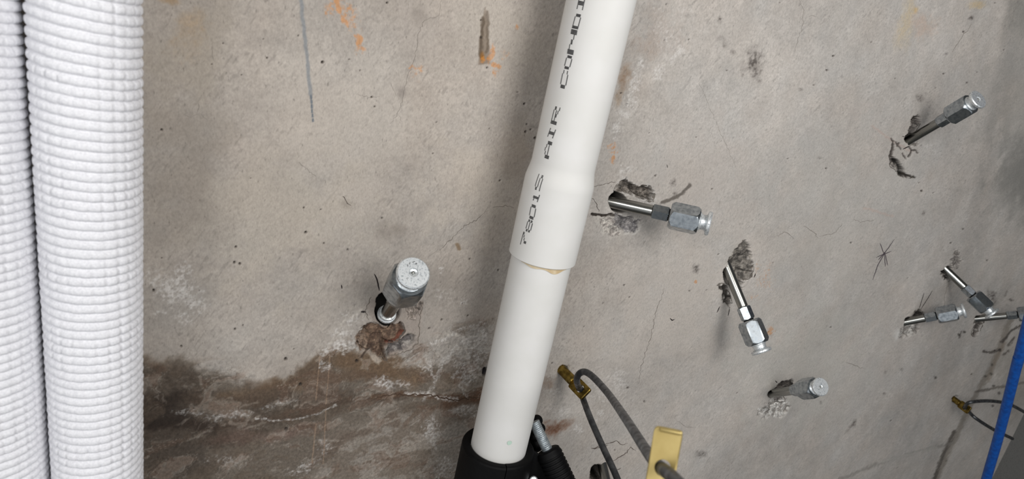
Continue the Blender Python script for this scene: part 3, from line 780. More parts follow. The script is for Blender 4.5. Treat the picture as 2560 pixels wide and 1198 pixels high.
def concrete_mat(name, attr=None, rgb=(150, 147, 142)):
    m, nt, b = new_mat(name)
    N = nt.nodes; L = nt.links
    tc = N.new('ShaderNodeTexCoord')
    mp = N.new('ShaderNodeMapping')
    mp.inputs['Rotation'].default_value = (0, math.radians(25), 0)
    mp.inputs['Scale'].default_value = (1.0, 1.0, 0.6)
    L.new(tc.outputs['Object'], mp.inputs['Vector'])
    n1 = N.new('ShaderNodeTexNoise'); n1.inputs['Scale'].default_value = 1500; n1.inputs['Detail'].default_value = 4
    L.new(mp.outputs['Vector'], n1.inputs['Vector'])
    n2 = N.new('ShaderNodeTexNoise'); n2.inputs['Scale'].default_value = 650; n2.inputs['Detail'].default_value = 5; n2.inputs['Roughness'].default_value = 0.65
    L.new(mp.outputs['Vector'], n2.inputs['Vector'])
    r1 = N.new('ShaderNodeMapRange'); r1.inputs['From Min'].default_value = 0.3; r1.inputs['From Max'].default_value = 0.7
    r1.inputs['To Min'].default_value = 0.90; r1.inputs['To Max'].default_value = 1.08
    L.new(n1.outputs['Fac'], r1.inputs['Value'])
    r2 = N.new('ShaderNodeMapRange'); r2.inputs['From Min'].default_value = 0.36; r2.inputs['From Max'].default_value = 0.52
    r2.inputs['To Min'].default_value = 0.90; r2.inputs['To Max'].default_value = 1.02
    L.new(n2.outputs['Fac'], r2.inputs['Value'])
    mu = N.new('ShaderNodeMath'); mu.operation = 'MULTIPLY'
    L.new(r1.outputs['Result'], mu.inputs[0]); L.new(r2.outputs['Result'], mu.inputs[1])
    vm = N.new('ShaderNodeVectorMath'); vm.operation = 'SCALE'
    # small dark flecks of sand
    n3 = N.new('ShaderNodeTexNoise'); n3.inputs['Scale'].default_value = 900; n3.inputs['Detail'].default_value = 2
    mp3 = N.new('ShaderNodeMapping'); mp3.inputs['Rotation'].default_value = (0, math.radians(-32), 0); mp3.inputs['Scale'].default_value = (1.0, 1.0, 0.38)
    L.new(tc.outputs['Object'], mp3.inputs['Vector']); L.new(mp3.outputs['Vector'], n3.inputs['Vector'])
    r3 = N.new('ShaderNodeMapRange'); r3.inputs['From Min'].default_value = 0.64; r3.inputs['From Max'].default_value = 0.74
    r3.inputs['To Min'].default_value = 1.0; r3.inputs['To Max'].default_value = 0.66
    L.new(n3.outputs['Fac'], r3.inputs['Value'])
    mu3 = N.new('ShaderNodeMath'); mu3.operation = 'MULTIPLY'
    L.new(mu.outputs[0], mu3.inputs[0]); L.new(r3.outputs['Result'], mu3.inputs[1])
    L.new(mu3.outputs[0], vm.inputs['Scale'])
    bump_h = n2.outputs['Fac']
    if attr:
        a = N.new('ShaderNodeVertexColor'); a.layer_name = attr
        k_ = N.new('ShaderNodeVertexColor'); k_.layer_name = 'wall_marks'
        sp = N.new('ShaderNodeSeparateColor'); L.new(k_.outputs['Color'], sp.inputs['Color'])
        cur = a.outputs['Color']
        def crisp(mask, scale, lo, hi, detail=5):
            """fine noise thresholded by the mask: 0..1"""
            nz = N.new('ShaderNodeTexNoise'); nz.inputs['Scale'].default_value = scale; nz.inputs['Detail'].default_value = detail; nz.inputs['Roughness'].default_value = 0.62
            L.new(tc.outputs['Object'], nz.inputs['Vector'])
            ad = N.new('ShaderNodeMath'); ad.operation = 'MULTIPLY_ADD'; ad.inputs[1].default_value = 0.42
            L.new(mask, ad.inputs[0]); L.new(nz.outputs['Fac'], ad.inputs[2])
            mr = N.new('ShaderNodeMapRange'); mr.interpolation_type = 'SMOOTHSTEP'
            mr.inputs['From Min'].default_value = lo; mr.inputs['From Max'].default_value = hi
            L.new(ad.outputs[0], mr.inputs['Value'])
            ml = N.new('ShaderNodeMath'); ml.operation = 'MULTIPLY'
            gt = N.new('ShaderNodeMapRange'); gt.inputs['From Min'].default_value = 0.02; gt.inputs['From Max'].default_value = 0.22
            L.new(mask, gt.inputs['Value'])
            L.new(mr.outputs['Result'], ml.inputs[0]); L.new(gt.outputs['Result'], ml.inputs[1])
            return ml.outputs[0], nz.outputs['Fac']
        def mix(fac, base, rgb_, strength):
            st_ = N.new('ShaderNodeMath'); st_.operation = 'MULTIPLY'; st_.inputs[1].default_value = strength
            L.new(fac, st_.inputs[0])
            mx = N.new('ShaderNodeMix'); mx.data_type = 'RGBA'
            L.new(st_.outputs[0], mx.inputs['Factor']); L.new(base, mx.inputs['A'])
            mx.inputs['B'].default_value = (*lin(rgb_), 1)
            return mx.outputs['Result']
        f1, _n = crisp(sp.outputs['Red'], 560, 0.48, 0.98)
        cur = mix(f1, cur, (210, 206, 202), 0.78)
        f2, _n = crisp(sp.outputs['Green'], 480, 0.52, 0.82)
        cur = mix(f2, cur, (196, 130, 56), 0.62)
        nb = N.new('ShaderNodeTexNoise'); nb.inputs['Scale'].default_value = 620; nb.inputs['Detail'].default_value = 6; nb.inputs['Roughness'].default_value = 0.68
        L.new(tc.outputs['Object'], nb.inputs['Vector'])
        rb2 = N.new('ShaderNodeMapRange'); rb2.inputs['From Min'].default_value = 0.40; rb2.inputs['From Max'].default_value = 0.60
        rb2.inputs['To Min'].default_value = 0.55; rb2.inputs['To Max'].default_value = 1.22
        L.new(nb.outputs['Fac'], rb2.inputs['Value'])
        one = N.new('ShaderNodeMix'); one.data_type = 'FLOAT'; one.inputs['A'].default_value = 1.0
        L.new(sp.outputs['Blue'], one.inputs['Factor']); L.new(rb2.outputs['Result'], one.inputs['B'])
        mu4 = N.new('ShaderNodeMath'); mu4.operation = 'MULTIPLY'
        L.new(mu3.outputs[0], mu4.inputs[0]); L.new(one.outputs['Result'], mu4.inputs[1])
        L.new(mu4.outputs[0], vm.inputs['Scale'])
        hb_ = N.new('ShaderNodeMath'); hb_.operation = 'MULTIPLY_ADD'
        sc4 = N.new('ShaderNodeMath'); sc4.operation = 'MULTIPLY'; sc4.inputs[1].default_value = 3.0
        L.new(sp.outputs['Blue'], sc4.inputs[0])
        L.new(nb.outputs['Fac'], hb_.inputs[0]); L.new(sc4.outputs[0], hb_.inputs[1]); L.new(n2.outputs['Fac'], hb_.inputs[2])
        bump_h = hb_.outputs[0]
        L.new(cur, vm.inputs[0])
    else:
        c = N.new('ShaderNodeRGB'); c.outputs[0].default_value = (*lin(rgb), 1)
        L.new(c.outputs[0], vm.inputs[0])
    L.new(vm.outputs['Vector'], b.inputs['Base Color'])
    b.inputs['Roughness'].default_value = 0.78
    b.inputs['Specular IOR Level'].default_value = 0.3
    bp = N.new('ShaderNodeBump'); bp.inputs['Strength'].default_value = 0.13; bp.inputs['Distance'].default_value = 0.0003
    L.new(bump_h, bp.inputs['Height'])
    L.new(bp.outputs['Normal'], b.inputs['Normal'])
    return m

M_wall = concrete_mat('stained_concrete', 'concrete_colour')
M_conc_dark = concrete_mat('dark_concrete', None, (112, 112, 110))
M_conc = concrete_mat('grey_concrete', None, (132, 132, 130))
wall = link('wall_back', build_wall(), M_wall)
tag(wall, 'grey concrete wall with brown water stains, cracks and broken drill holes', kind='structure')

_ribm = {}
def ribbon_objects():
    rr_ = random.Random(5)
    for name, pts, w, jit, c, k in RIB:
        # blend the ink / crack colour toward the concrete for faint ones
        cc = tuple(int(round(c[i] * k + (168, 162, 154)[i] * (1 - k))) for i in range(3))
        if cc not in _ribm:
            _ribm[cc] = mat(name + '_colour', cc, 0.85, spec=0.15)
        path = []
        for (a_, b_) in zip(pts[:-1], pts[1:]):
            n_ = max(1, int(math.hypot(b_[0] - a_[0], b_[1] - a_[1]) / 5))
            for q in range(n_):
                t = q / n_
                j = jit * (0.3 if q == 0 else 0.5)
                path.append((a_[0] + (b_[0] - a_[0]) * t + rr_.uniform(-j, j), a_[1] + (b_[1] - a_[1]) * t + rr_.uniform(-j, j)))
        path.append(pts[-1])
        n_ = len(path)
        bm = bmesh.new(); prev = None
        for i in range(n_):
            p0 = path[max(0, i - 1)]; p2 = path[min(n_ - 1, i + 1)]
            dx, dy = p2[0] - p0[0], p2[1] - p0[1]; l_ = math.hypot(dx, dy) + 1e-6
            t = i / max(1, n_ - 1)
            hw = w * (0.5 if name == 'pen_mark' else 0.5 * (0.55 + 0.9 * rr_.random()))
            hw *= min(1.0, 0.35 + 3.2 * min(t, 1 - t)) + 0.12
            row = []
            for sg in (-1, 1):
                q = P(path[i][0] - sg * dy / l_ * hw, path[i][1] + sg * dx / l_ * hw)
                ix = min(max(int(np.searchsorted(xs, q[0])), 0), nxv - 1); iz = min(max(int(np.searchsorted(zs, q[2])), 0), nzv - 1)
                lo = DEP[max(0, iz - 1):iz + 1, max(0, ix - 1):ix + 1]
                row.append(bm.verts.new((q[0], float(lo.min()) - 0.00006, q[2])))
            if prev: bm.faces.new((prev[0], row[0], row[1], prev[1]))
            prev = row
        link(name, finish(name, bm, 60), _ribm[cc], wall)
ribbon_objects()

def box_mesh(name, lo, hi, bev=0.0):
    bm = bmesh.new()
    bmesh.ops.create_cube(bm, size=1)
    for v in bm.verts:
        v.co = Vector([lo[i] + (v.co[i] + 0.5) * (hi[i] - lo[i]) for i in range(3)])
    if bev:
        bmesh.ops.bevel(bm, geom=list(bm.edges), offset=bev, segments=3, affect='EDGES', profile=0.5)
    return finish(name, bm, 40)

wr = link('wall_right', box_mesh('wall_right', (XC, -1.6, -1.15), (XC + 0.12, 0.15, 0.95), 0.002), M_conc_dark)
ce = link('ceiling', box_mesh('ceiling', (-1.1, -1.6, 0.95), (XC + 0.12, 0.15, 1.05)), M_conc)
tag(ce, 'bare grey concrete ceiling above the wall', kind='structure')
fl = link('floor', box_mesh('floor', (-1.1, -1.6, -1.25), (XC + 0.12, 0.15, -1.15)), M_conc)
tag(fl, 'bare grey concrete floor below the wall', kind='structure')

# ------------------------------------------------------------------ corrugated white pipes
def corrugated(seed, length_lo, length_hi, r0, skew=(0.03, 1.1), pitch=0.00335, cells=25, amp=0.00125):
    sub = 9; per = 7
    n0 = int(length_lo / pitch); n1 = int(length_hi / pitch)
    tz = np.arange(-n0 * sub, n1 * sub + 1) / sub          # in ribs
    th = np.arange(cells * per) / (cells * per) * 2 * np.pi
    T, Zr = np.meshgrid(th, tz)
    rib = np.floor(Zr); f = Zr - rib
    lobe = 1 - np.abs(2 * f - 1) ** 3.0
    cell = T / (2 * np.pi) * cells + 0.18 * np.sin(rib * 0.11 + seed)
    ci = np.floor(cell); cf = cell - ci
    edge = np.abs(2 * cf - 1)
    rnd = _hash(ci % cells, rib, 5 + seed)
    pillow = 1 - 0.50 * edge ** 10 * (0.5 + rnd) - 0.10 * (1 - cf)
    jut = 0.12 * (rnd - 0.5)
    nz = vnoise(T * r0 * 1000 / 1.2, Zr * pitch * 1000 / 1.2, 77 + seed) - 0.5
    r = r0 - amp + amp * lobe * (pillow + jut) + 0.00010 * nz
    seam = np.exp(-(((T - 2.05 + 0.02 * np.sin(Zr * 0.05)) / 0.035) ** 2)) * 0.00022
    r = r - seam
    r = r + r0 * 0.010 * np.sin(Zr * 0.07 + seed)* np.cos(T * 2)
    co = np.stack([r * np.cos(T), r * np.sin(T), Zr * pitch + 0.00035 * (vnoise(T * 6, rib * 0.9, 9 + seed) - 0.5)], -1)
    co[..., 2] += (skew[0] + skew[1] * co[..., 2]) * co[..., 0]                    # the ribs run slightly aslant
    e0 = co[:1] * [0.02, 0.02, 1.0]; e1 = co[-1:] * [0.02, 0.02, 1.0]     # closed ends
    co = np.concatenate([e0, co, e1])
    nz_, nt_ = co.shape[:2]
    idx = np.arange(nz_ * nt_).reshape(nz_, nt_)
    nxt = np.roll(idx, -1, 1)
    q = np.stack([idx[:-1], nxt[:-1], nxt[1:], idx[1:]], -1).reshape(-1, 4)
    me = bpy.data.meshes.new('corrugated_pipe')
    me.vertices.add(co.size // 3); me.vertices.foreach_set('co', co.ravel().astype(np.float32))
    me.loops.add(q.size); me.loops.foreach_set('vertex_index', q.ravel().astype(np.int32))
    me.polygons.add(len(q)); me.polygons.foreach_set('loop_start', np.arange(0, q.size, 4, dtype=np.int32))
    me.polygons.foreach_set('use_smooth', np.ones(len(q), bool))
    me.update(calc_edges=True); me.validate()
    return me

def pipe_axis(pa, pb, ha, hb):
    a = P(*pa, ha); b = P(*pb, hb)
    return a, b

HC = 0.030
a, b = pipe_axis((212, 0), (247, 1198), HC, HC)
def silhouette_radius(pt, axis, half_px_edge):
    """radius of a cylinder about an axis through pt whose outline passes through the given pixel"""
    r = nrm(ray(*half_px_edge)); w = pt - CAM
    n = np.cross(r, axis); n = nrm(n)
    return abs(w.dot(n))
axc = nrm(a - b)
RC = silhouette_radius(a, axc, (357, 30))
print('corrugated radius', RC, silhouette_radius(b, axc, (361, 1180)), silhouette_radius(a, axc, (66, 0)), silhouette_radius(b, axc, (132, 1190)))
o1 = link('corrugated_pipe', corrugated(0, 0.150, 0.180, RC + 0.0001), M_foam)
frame_z(o1, 0.5 * (a + b), axc, (0, -1, 0))
tag(o1, 'white corrugated foam insulated pipe nearest the bare concrete, mould seam down its front', 'pipe', 'white corrugated pipes')
off = nrm(np.array([-0.972, 0.235, 0.0])); off = nrm(off - axc * off.dot(axc))
M_foam2 = M_foam
ax2 = nrm(axc + np.array([0.010, 0.0, 0.0]))
o2 = link('corrugated_pipe', corrugated(3, 0.150, 0.180, RC, (0.0, 1.7)), M_foam2)
frame_z(o2, 0.5 * (a + b) + off * (2 * RC + 0.0006), axc, (0, -1, 0))
tag(o2, 'white corrugated foam insulated pipe cut off by the picture edge, behind its twin', 'pipe', 'white corrugated pipes')

# ------------------------------------------------------------------ white drain pipe with a belled joint
HP = 0.034
pa = P(1503, 0, HP)
RP = None
def axis_pt(px, py, h): return P(px, py, h)
# lower end: same pipe, so same radius; find the stand-off that gives the measured width there
def width_radius(c, axis, edge):
    return silhouette_radius(c, axis, edge)
best = None
for h in np.linspace(0.020, 0.080, 61):
    pb = P(1257, 1070, h)
    ax = nrm(pa - pb)
    ra = 0.5 * (width_radius(pa, ax, (1415, 0)) + width_radius(pa, ax, (1593, 0)))
    rb = 0.5 * (width_radius(pb, ax, (1188, 1060)) + width_radius(pb, ax, (1335, 1060)))
    if best is None or abs(ra - rb) < best[0]: best = (abs(ra - rb), h, ra, rb)
print('pipe', best)
hb = best[1]; RP = 0.5 * (best[2] + best[3])
pb = P(1257, 1070, hb)
PAX = nrm(pa - pb)                       # up along the pipe
E1 = nrm((CAM - pb) - PAX * (CAM - pb).dot(PAX))     # toward the lens
E2 = np.cross(PAX, E1)
if E2.dot(M[:, 0]) > 0: E2 = -E2         # E2 points to picture left
def s_at(px, py):
    """axial position of the pipe point seen at a pixel (front of the pipe)"""
    r = RP
    for _ in range(3):
        o = CAM - pb; d = nrm(ray(px, py))
        o_ = o - PAX * o.dot(PAX); d_ = d - PAX * d.dot(PAX)
        A_ = d_.dot(d_); B_ = o_.dot(d_); C_ = o_.dot(o_) - r * r
        disc = max(B_ * B_ - A_ * C_, 0)
        t = (-B_ - math.sqrt(disc)) / A_
        p = o + d * t
        s = p.dot(PAX)
        r = prof_r(s)
    th = math.atan2(p.dot(E2), p.dot(E1))
    return s, th, r

SB0 = SB1 = SR = None
def prof_r(s):
    if SR is None or s < SR: return RP
    rb_ = RP * 1.095
    if s < SB0: return rb_
    t = sstep(SB0, SB1, s)
    return rb_ + (RP - rb_) * float(t)

sr = s_at(1355, 668)[0]; sb0 = s_at(1392, 478)[0]; sb1 = s_at(1406, 425)[0]
SR, SB0, SB1 = sr, sb0, sb1
print('axial', SR, SB0, SB1)

pipe = empty('drain_pipe')
pipe.matrix_world = Matrix(((E2[0], E1[0], PAX[0], pb[0]), (E2[1], E1[1], PAX[1], pb[1]), (E2[2], E1[2], PAX[2], pb[2]), (0, 0, 0, 1)))
if np.cross(E2, E1).dot(PAX) < 0:
    pipe.matrix_world = Matrix(((-E2[0], E1[0], PAX[0], pb[0]), (-E2[1], E1[1], PAX[1], pb[1]), (-E2[2], E1[2], PAX[2], pb[2]), (0, 0, 0, 1)))
    SX = -1.0
else:
    SX = 1.0
tag(pipe, 'white plastic drain pipe with belled joint and black lettering, leaning across the wall', 'pipe')
def pt(s, th, r): return (SX * r * math.sin(th), r * math.cos(th), s)

TOP = s_at(1503, 5)[0] + 0.30
prof = [(RP * 1.005, SR), (RP * 1.005, SR)]
bm = bmesh.new()
wall_t = 0.0018
rings = []
n = 96
ss = [SR + 0.0002, SR, SR + 0.0003]
def c96(r, s): return [(r * math.cos(2 * math.pi * i / n), r * math.sin(2 * math.pi * i / n), s) for i in range(n)]
rb_ = RP * 1.095
rings.append(c96(RP * 1.012, SR + 0.012)); rings.append(c96(RP * 1.012, SR + 0.0002)); rings.append(c96(RP * 1.02, SR)); rings.append(c96(rb_ - 0.0003, SR)); rings.append(c96(rb_, SR + 0.0003))
for k in range(25):
    s = SB0 - 0.0005 + (SB1 - SB0 + 0.001) * k / 24
    rings.append(c96(prof_r(s), s))
for k in range(1, 13):
    rings.append(c96(RP, SB1 + 0.0006 + (TOP - SB1) * k / 12))
loft(bm, rings, True, True)
up = link('upper_pipe', finish('upper_pipe', bm, 40), M_pvc, pipe)
BOT = -0.12
bm = bmesh.new()
loft(bm, [c96(RP - 0.0002, BOT), c96(RP - 0.0002, -0.02), c96(RP - 0.0002, SR - 0.02), c96(RP - 0.0002, SR + 0.010)])
link('lower_pipe', finish('lower_pipe', bm, 40), M_pvc, pipe)

# dried glue squeezed out under the rim
bm = bmesh.new()
def band(th0, th1, fn0, fn1, r, steps=40):
    vs = []
    for k in range(steps + 1):
        th = th0 + (th1 - th0) * k / steps
        t = k / steps
        vs.append((bm.verts.new(pt(fn0(t), th, r)), bm.verts.new(pt(fn1(t), th, r + 0.00004))))
    for a_, b_ in zip(vs[:-1], vs[1:]):
        bm.faces.new((a_[0], b_[0], b_[1], a_[1]))
thl = s_at(1300, 668)[1]; thm = s_at(1352, 680)[1]; thr_ = s_at(1412, 690)[1]
rr = random.Random(3)
wob = [rr.uniform(-1, 1) for _ in range(50)]
band(thl, thr_, lambda t: SR + 0.0002, lambda t: SR - 0.0006 - 0.0015 * math.sin(math.pi * min(1, t * 1.3)) ** 2 * (0.6 + 0.4 * math.sin(t * 9)) - 0.0022 * math.exp(-((t - 0.72) / 0.16) ** 2), RP + 0.00012)
link('glue_bead', finish('glue_bead', bm), M_glue, pipe)['label'] = 'beige dried glue under the rim'
bm = bmesh.new()
s0, t0, r0_ = s_at(1408, 672)
pts_ = [(0, 0.0026), (0.7, 0.0022), (1.4, 0.0006), (1.9, -0.0013), (0.9, -0.0015), (0, -0.0015), (-0.9, -0.0013), (-1.6, -0.0004), (-1.1, 0.0012)]
f = bm.faces.new([bm.verts.new(pt(max(s0 + dz, SR + 0.0001), t0 - dx * 0.085, r0_ + 0.00006 - 0.00012 * abs(dx) * 0)) for dx, dz in pts_])
link('glue_smear', finish('glue_smear', bm), M_glue, pipe)['label'] = 'beige glue smear on the rim'
bm = bmesh.new()
s0, t0, r0_ = s_at(1274, 1107)
bm.faces.new([bm.verts.new(pt(s0 + 0.0013 * math.sin(q) * (1.2 if math.sin(q) < 0 else 0.8), t0 + 0.0012 / RP * math.cos(q) * 1.05, r0_ + 0.00005)) for q in [2 * math.pi * i / 18 for i in range(18)]])
link('paint_spot', finish('paint_spot', bm), M_green, pipe)['label'] = 'pale green paint spot near the clamp'

# dot-matrix lettering along the pipe
FONT = {
    '7': ["11111", "00001", "00010", "00100", "01000", "01000", "01000"],
    '8': ["01110", "10001", "10001", "01110", "10001", "10001", "01110"],
    '0': ["01110", "10001", "10001", "10001", "10001", "10001", "01110"],
    '1': ["00100", "01100", "00100", "00100", "00100", "00100", "01110"],
    'S': ["01111", "10000", "10000", "01110", "00001", "00001", "11110"],
    'A': ["00100", "01010", "10001", "10001", "11111", "10001", "10001"],
    'I': ["01110", "00100", "00100", "00100", "00100", "00100", "01110"],
    'R': ["11110", "10001", "10001", "11110", "10100", "10010", "10001"],
    'C': ["01110", "10001", "10000", "10000", "10000", "10001", "01110"],
    'O': ["01110", "10001", "10001", "10001", "10001", "10001", "01110"],
    'N': ["10001", "11001", "10101", "10101", "10011", "10001", "10001"],
    'D': ["11110", "10001", "10001", "10001", "10001", "10001", "11110"],
}
LET = [('7', 1306, 614, 1315, 582), ('8', 1319, 580, 1327, 550), ('0', 1328, 548, 1335, 512), ('1', 1337, 503, 1343, 485), ('S', 1342, 476, 1354, 437),
       ('A', 1364, 396, 1374, 353), ('I', 1375, 344, 1383, 322), ('R', 1383, 311, 1394, 267),
       ('C', 1406, 221, 1415, 176), ('O', 1416, 173, 1425, 139), ('N', 1425, 136, 1436, 74), ('D', 1437, 72, 1447, 35), ('I', 1449, 24, 1456, -8)]
hgt = 0.0033
def letter_mesh(ch, ua, va, ub, vb):
    s0, th0, r0 = s_at(ua, va); s1, th1, r1 = s_at(ub, vb)
    bm = bmesh.new()
    g = FONT[ch]
    cols = [c for c in range(5) if any(r[c] == '1' for r in g)]
    c0, c1 = min(cols), max(cols)
    rep = 4 if ch in 'COND' else 3
    ncol = (c1 - c0 + 1) * rep
    pitch = (s1 - s0) / ncol
    for k in range(ncol):
        c = c0 + k // rep
        frac = (k % rep + 0.5) / rep
        bits = [g[r][c] == '1' for r in range(7)]
        # smooth slanted strokes of the N between its stems
        r = 0
        while r < 7:
            if not bits[r]: r += 1; continue
            q = r
            while q + 1 < 7 and bits[q + 1]: q += 1
            top = (3.5 - r) / 7 * hgt; bot = (3.5 - q - 1) / 7 * hgt
            t = (k + 0.5) / ncol
            s = s0 + (s1 - s0) * t; th = th0 + (th1 - th0) * t
            R = prof_r(s) + 0.00007
            hw = pitch * 0.41
            m_ = max(1, (q - r + 1))
            prev = None
            for j in range(m_ + 1):
                y = top + (bot - top) * j / m_
                a_ = bm.verts.new(pt(s - hw, th + y / R, R)); b_ = bm.verts.new(pt(s + hw, th + y / R, R))
                if prev: bm.faces.new((prev[0], prev[1], b_, a_))
                prev = (a_, b_)
            r = q + 1
    return finish('printed_character', bm)
for L_ in LET:
    link('printed_character', letter_mesh(*L_), M_ink, pipe)

# ------------------------------------------------------------------ black clamp round the foot of the pipe
clamp = empty('pipe_clamp', tuple(pb))
tag(clamp, 'black rubber pipe clamp with a threaded bolt, gripping the foot of the white pipe', 'clamp')
def childw(o, parent):
    """parent keeping the world placement"""
    bpy.context.view_layer.update()
    mw_ = o.matrix_world.copy()
    o.parent = parent
    o.matrix_parent_inverse = Matrix.Identity(4)
    o.matrix_basis = parent.matrix_world.inverted() @ mw_
    return o
bpy.context.view_layer.update()
SC = s_at(1262, 1158)[0]                  # where the clamp's lip crosses the front of the pipe
def ring_half(name, th0, th1, r_in, r_out, s_lo, s_hi, bev=0.0016, steps=48):
    """half ring about the pipe axis with rounded lips"""
    sec = []
    for k in range(7):
        q = math.pi / 2 * k / 6
        sec.append((r_out - bev + bev * math.cos(q), s_hi - bev + bev * math.sin(q)))
    for k in range(7):
        q = math.pi / 2 * k / 6
        sec.append((r_in + bev * 0.6 - bev * 0.6 * math.sin(q), s_hi - bev * 0.6 + bev * 0.6 * math.cos(q)))
    sec.append((r_in, s_lo)); sec.append((r_out, s_lo))
    bm = bmesh.new()
    rings = []
    for k in range(steps + 1):
        th = th0 + (th1 - th0) * k / steps
        rings.append([pt(s, th, r) for r, s in sec])
    loft(bm, rings)
    o = link(name, finish(name, bm, 40), M_rubber)
    o.matrix_world = pipe.matrix_world
    return o
thn = s_at(1262, 1160)[1]
childw(ring_half('clamp_half', thn + 0.012, thn + math.pi * 0.98, RP + 0.0002, RP + 0.0046, SC - 0.05, SC), clamp)
childw(ring_half('clamp_half', thn - math.pi * 0.98, thn - 0.012, RP + 0.0002, RP + 0.0046, SC - 0.05, SC + 0.0002), clamp)

BA = P(1333, 1050, hb - 0.002); BB = P(1368, 1124, hb + 0.009)
bax = nrm(BB - BA)
blen = np.linalg.norm(BB - BA)
pr = []
rr_ = 0.0030
k = 0.0012
pr.append((0.0, k)); pr.append((rr_ - 0.0003, k))
while k < blen + 0.006:
    pr.append((rr_ - 0.00022, k)); pr.append((rr_, k + 0.00042)); pr.append((rr_, k + 0.00056)); pr.append((rr_ - 0.00022, k + 0.00098)); k += 0.00098
pr.append((0.0, k))
bolt = link('threaded_bolt', lathe('threaded_bolt', pr, 28, 60), M_dull)
frame_z(bolt, BA, bax)
childw(bolt, clamp); bolt['label'] = 'zinc plated threaded bolt'
# ribbed black grip on the bolt
pr = [(0, 0), (0.0058, 0), (0.0066, 0.0006), (0.0068, 0.002)]
k = 0.003
while k < 0.06:
    pr += [(0.0072, k), (0.0072, k + 0.0009), (0.0068, k + 0.0012), (0.0068, k + 0.0019)]; k += 0.0022
pr += [(0, k)]
grip = link('ribbed_grip', lathe('ribbed_grip', pr, 40, 40), M_rubber)
frame_z(grip, BB + bax * 0.0002, bax)
childw(grip, clamp)
# rear ear with its knuckles, behind the bolt
bm = bmesh.new()
def ell(c, rx, ry, rz):
    r_ = bmesh.ops.create_uvsphere(bm, u_segments=20, v_segments=12, radius=1)
    for v in r_['verts']: v.co = Vector((c[0] + v.co.x * rx, c[1] + v.co.y * ry, c[2] + v.co.z * rz))
for (u, v, h, r_) in ((1342, 1052, hb - 0.0075, 0.0034), (1349, 1072, hb - 0.0075, 0.0034), (1352, 1092, hb - 0.0070, 0.0034), (1338, 1070, hb - 0.008, 0.0036), (1336, 1092, hb - 0.008, 0.0040), (1340, 1112, hb - 0.006, 0.0044)):
    ell(P(u, v, h), r_, r_, r_)
ear = link('rear_ear', finish('rear_ear', bm, 60), M_rubber)
rm = ear.modifiers.new('merge', 'REMESH'); rm.mode = 'VOXEL'; rm.voxel_size = 0.0005; rm.use_smooth_shade = True
childw(ear, clamp)
# front ear joining the ring and the grip
bm = bmesh.new()
e0 = P(1322, 1118, hb + 0.006); e1 = P(1372, 1150, hb + 0.010); e2 = P(1398, 1230, hb + 0.014); e3 = P(1320, 1225, hb + 0.006)
cs = [e0, e1, e2, e3]
tdir = nrm(CAM - e1) * 0.006
v0 = [bm.verts.new(tuple(p - tdir)) for p in cs]; v1 = [bm.verts.new(tuple(p + tdir * 0.35)) for p in cs]
bm.faces.new(v0); bm.faces.new(list(reversed(v1)))
for i in range(4): bm.faces.new((v0[i], v0[(i + 1) % 4], v1[(i + 1) % 4], v1[i]))
bmesh.ops.bevel(bm, geom=list(bm.edges), offset=0.0012, segments=3, affect='EDGES', profile=0.5)
fe = link('front_ear', finish('front_ear', bm, 40), M_rubber)
childw(fe, clamp)
sc_ = link('screw_head', lathe('screw_head', [(0, 0), (0.0024, 0), (0.0024, 0.0012), (0.0019, 0.0018), (0, 0.0019)], 24), M_face)
spt = P(1334, 1202, hb + 0.016)
frame_z(sc_, spt, CAM - spt)
childw(sc_, clamp); sc_['label'] = 'pale metal screw head'

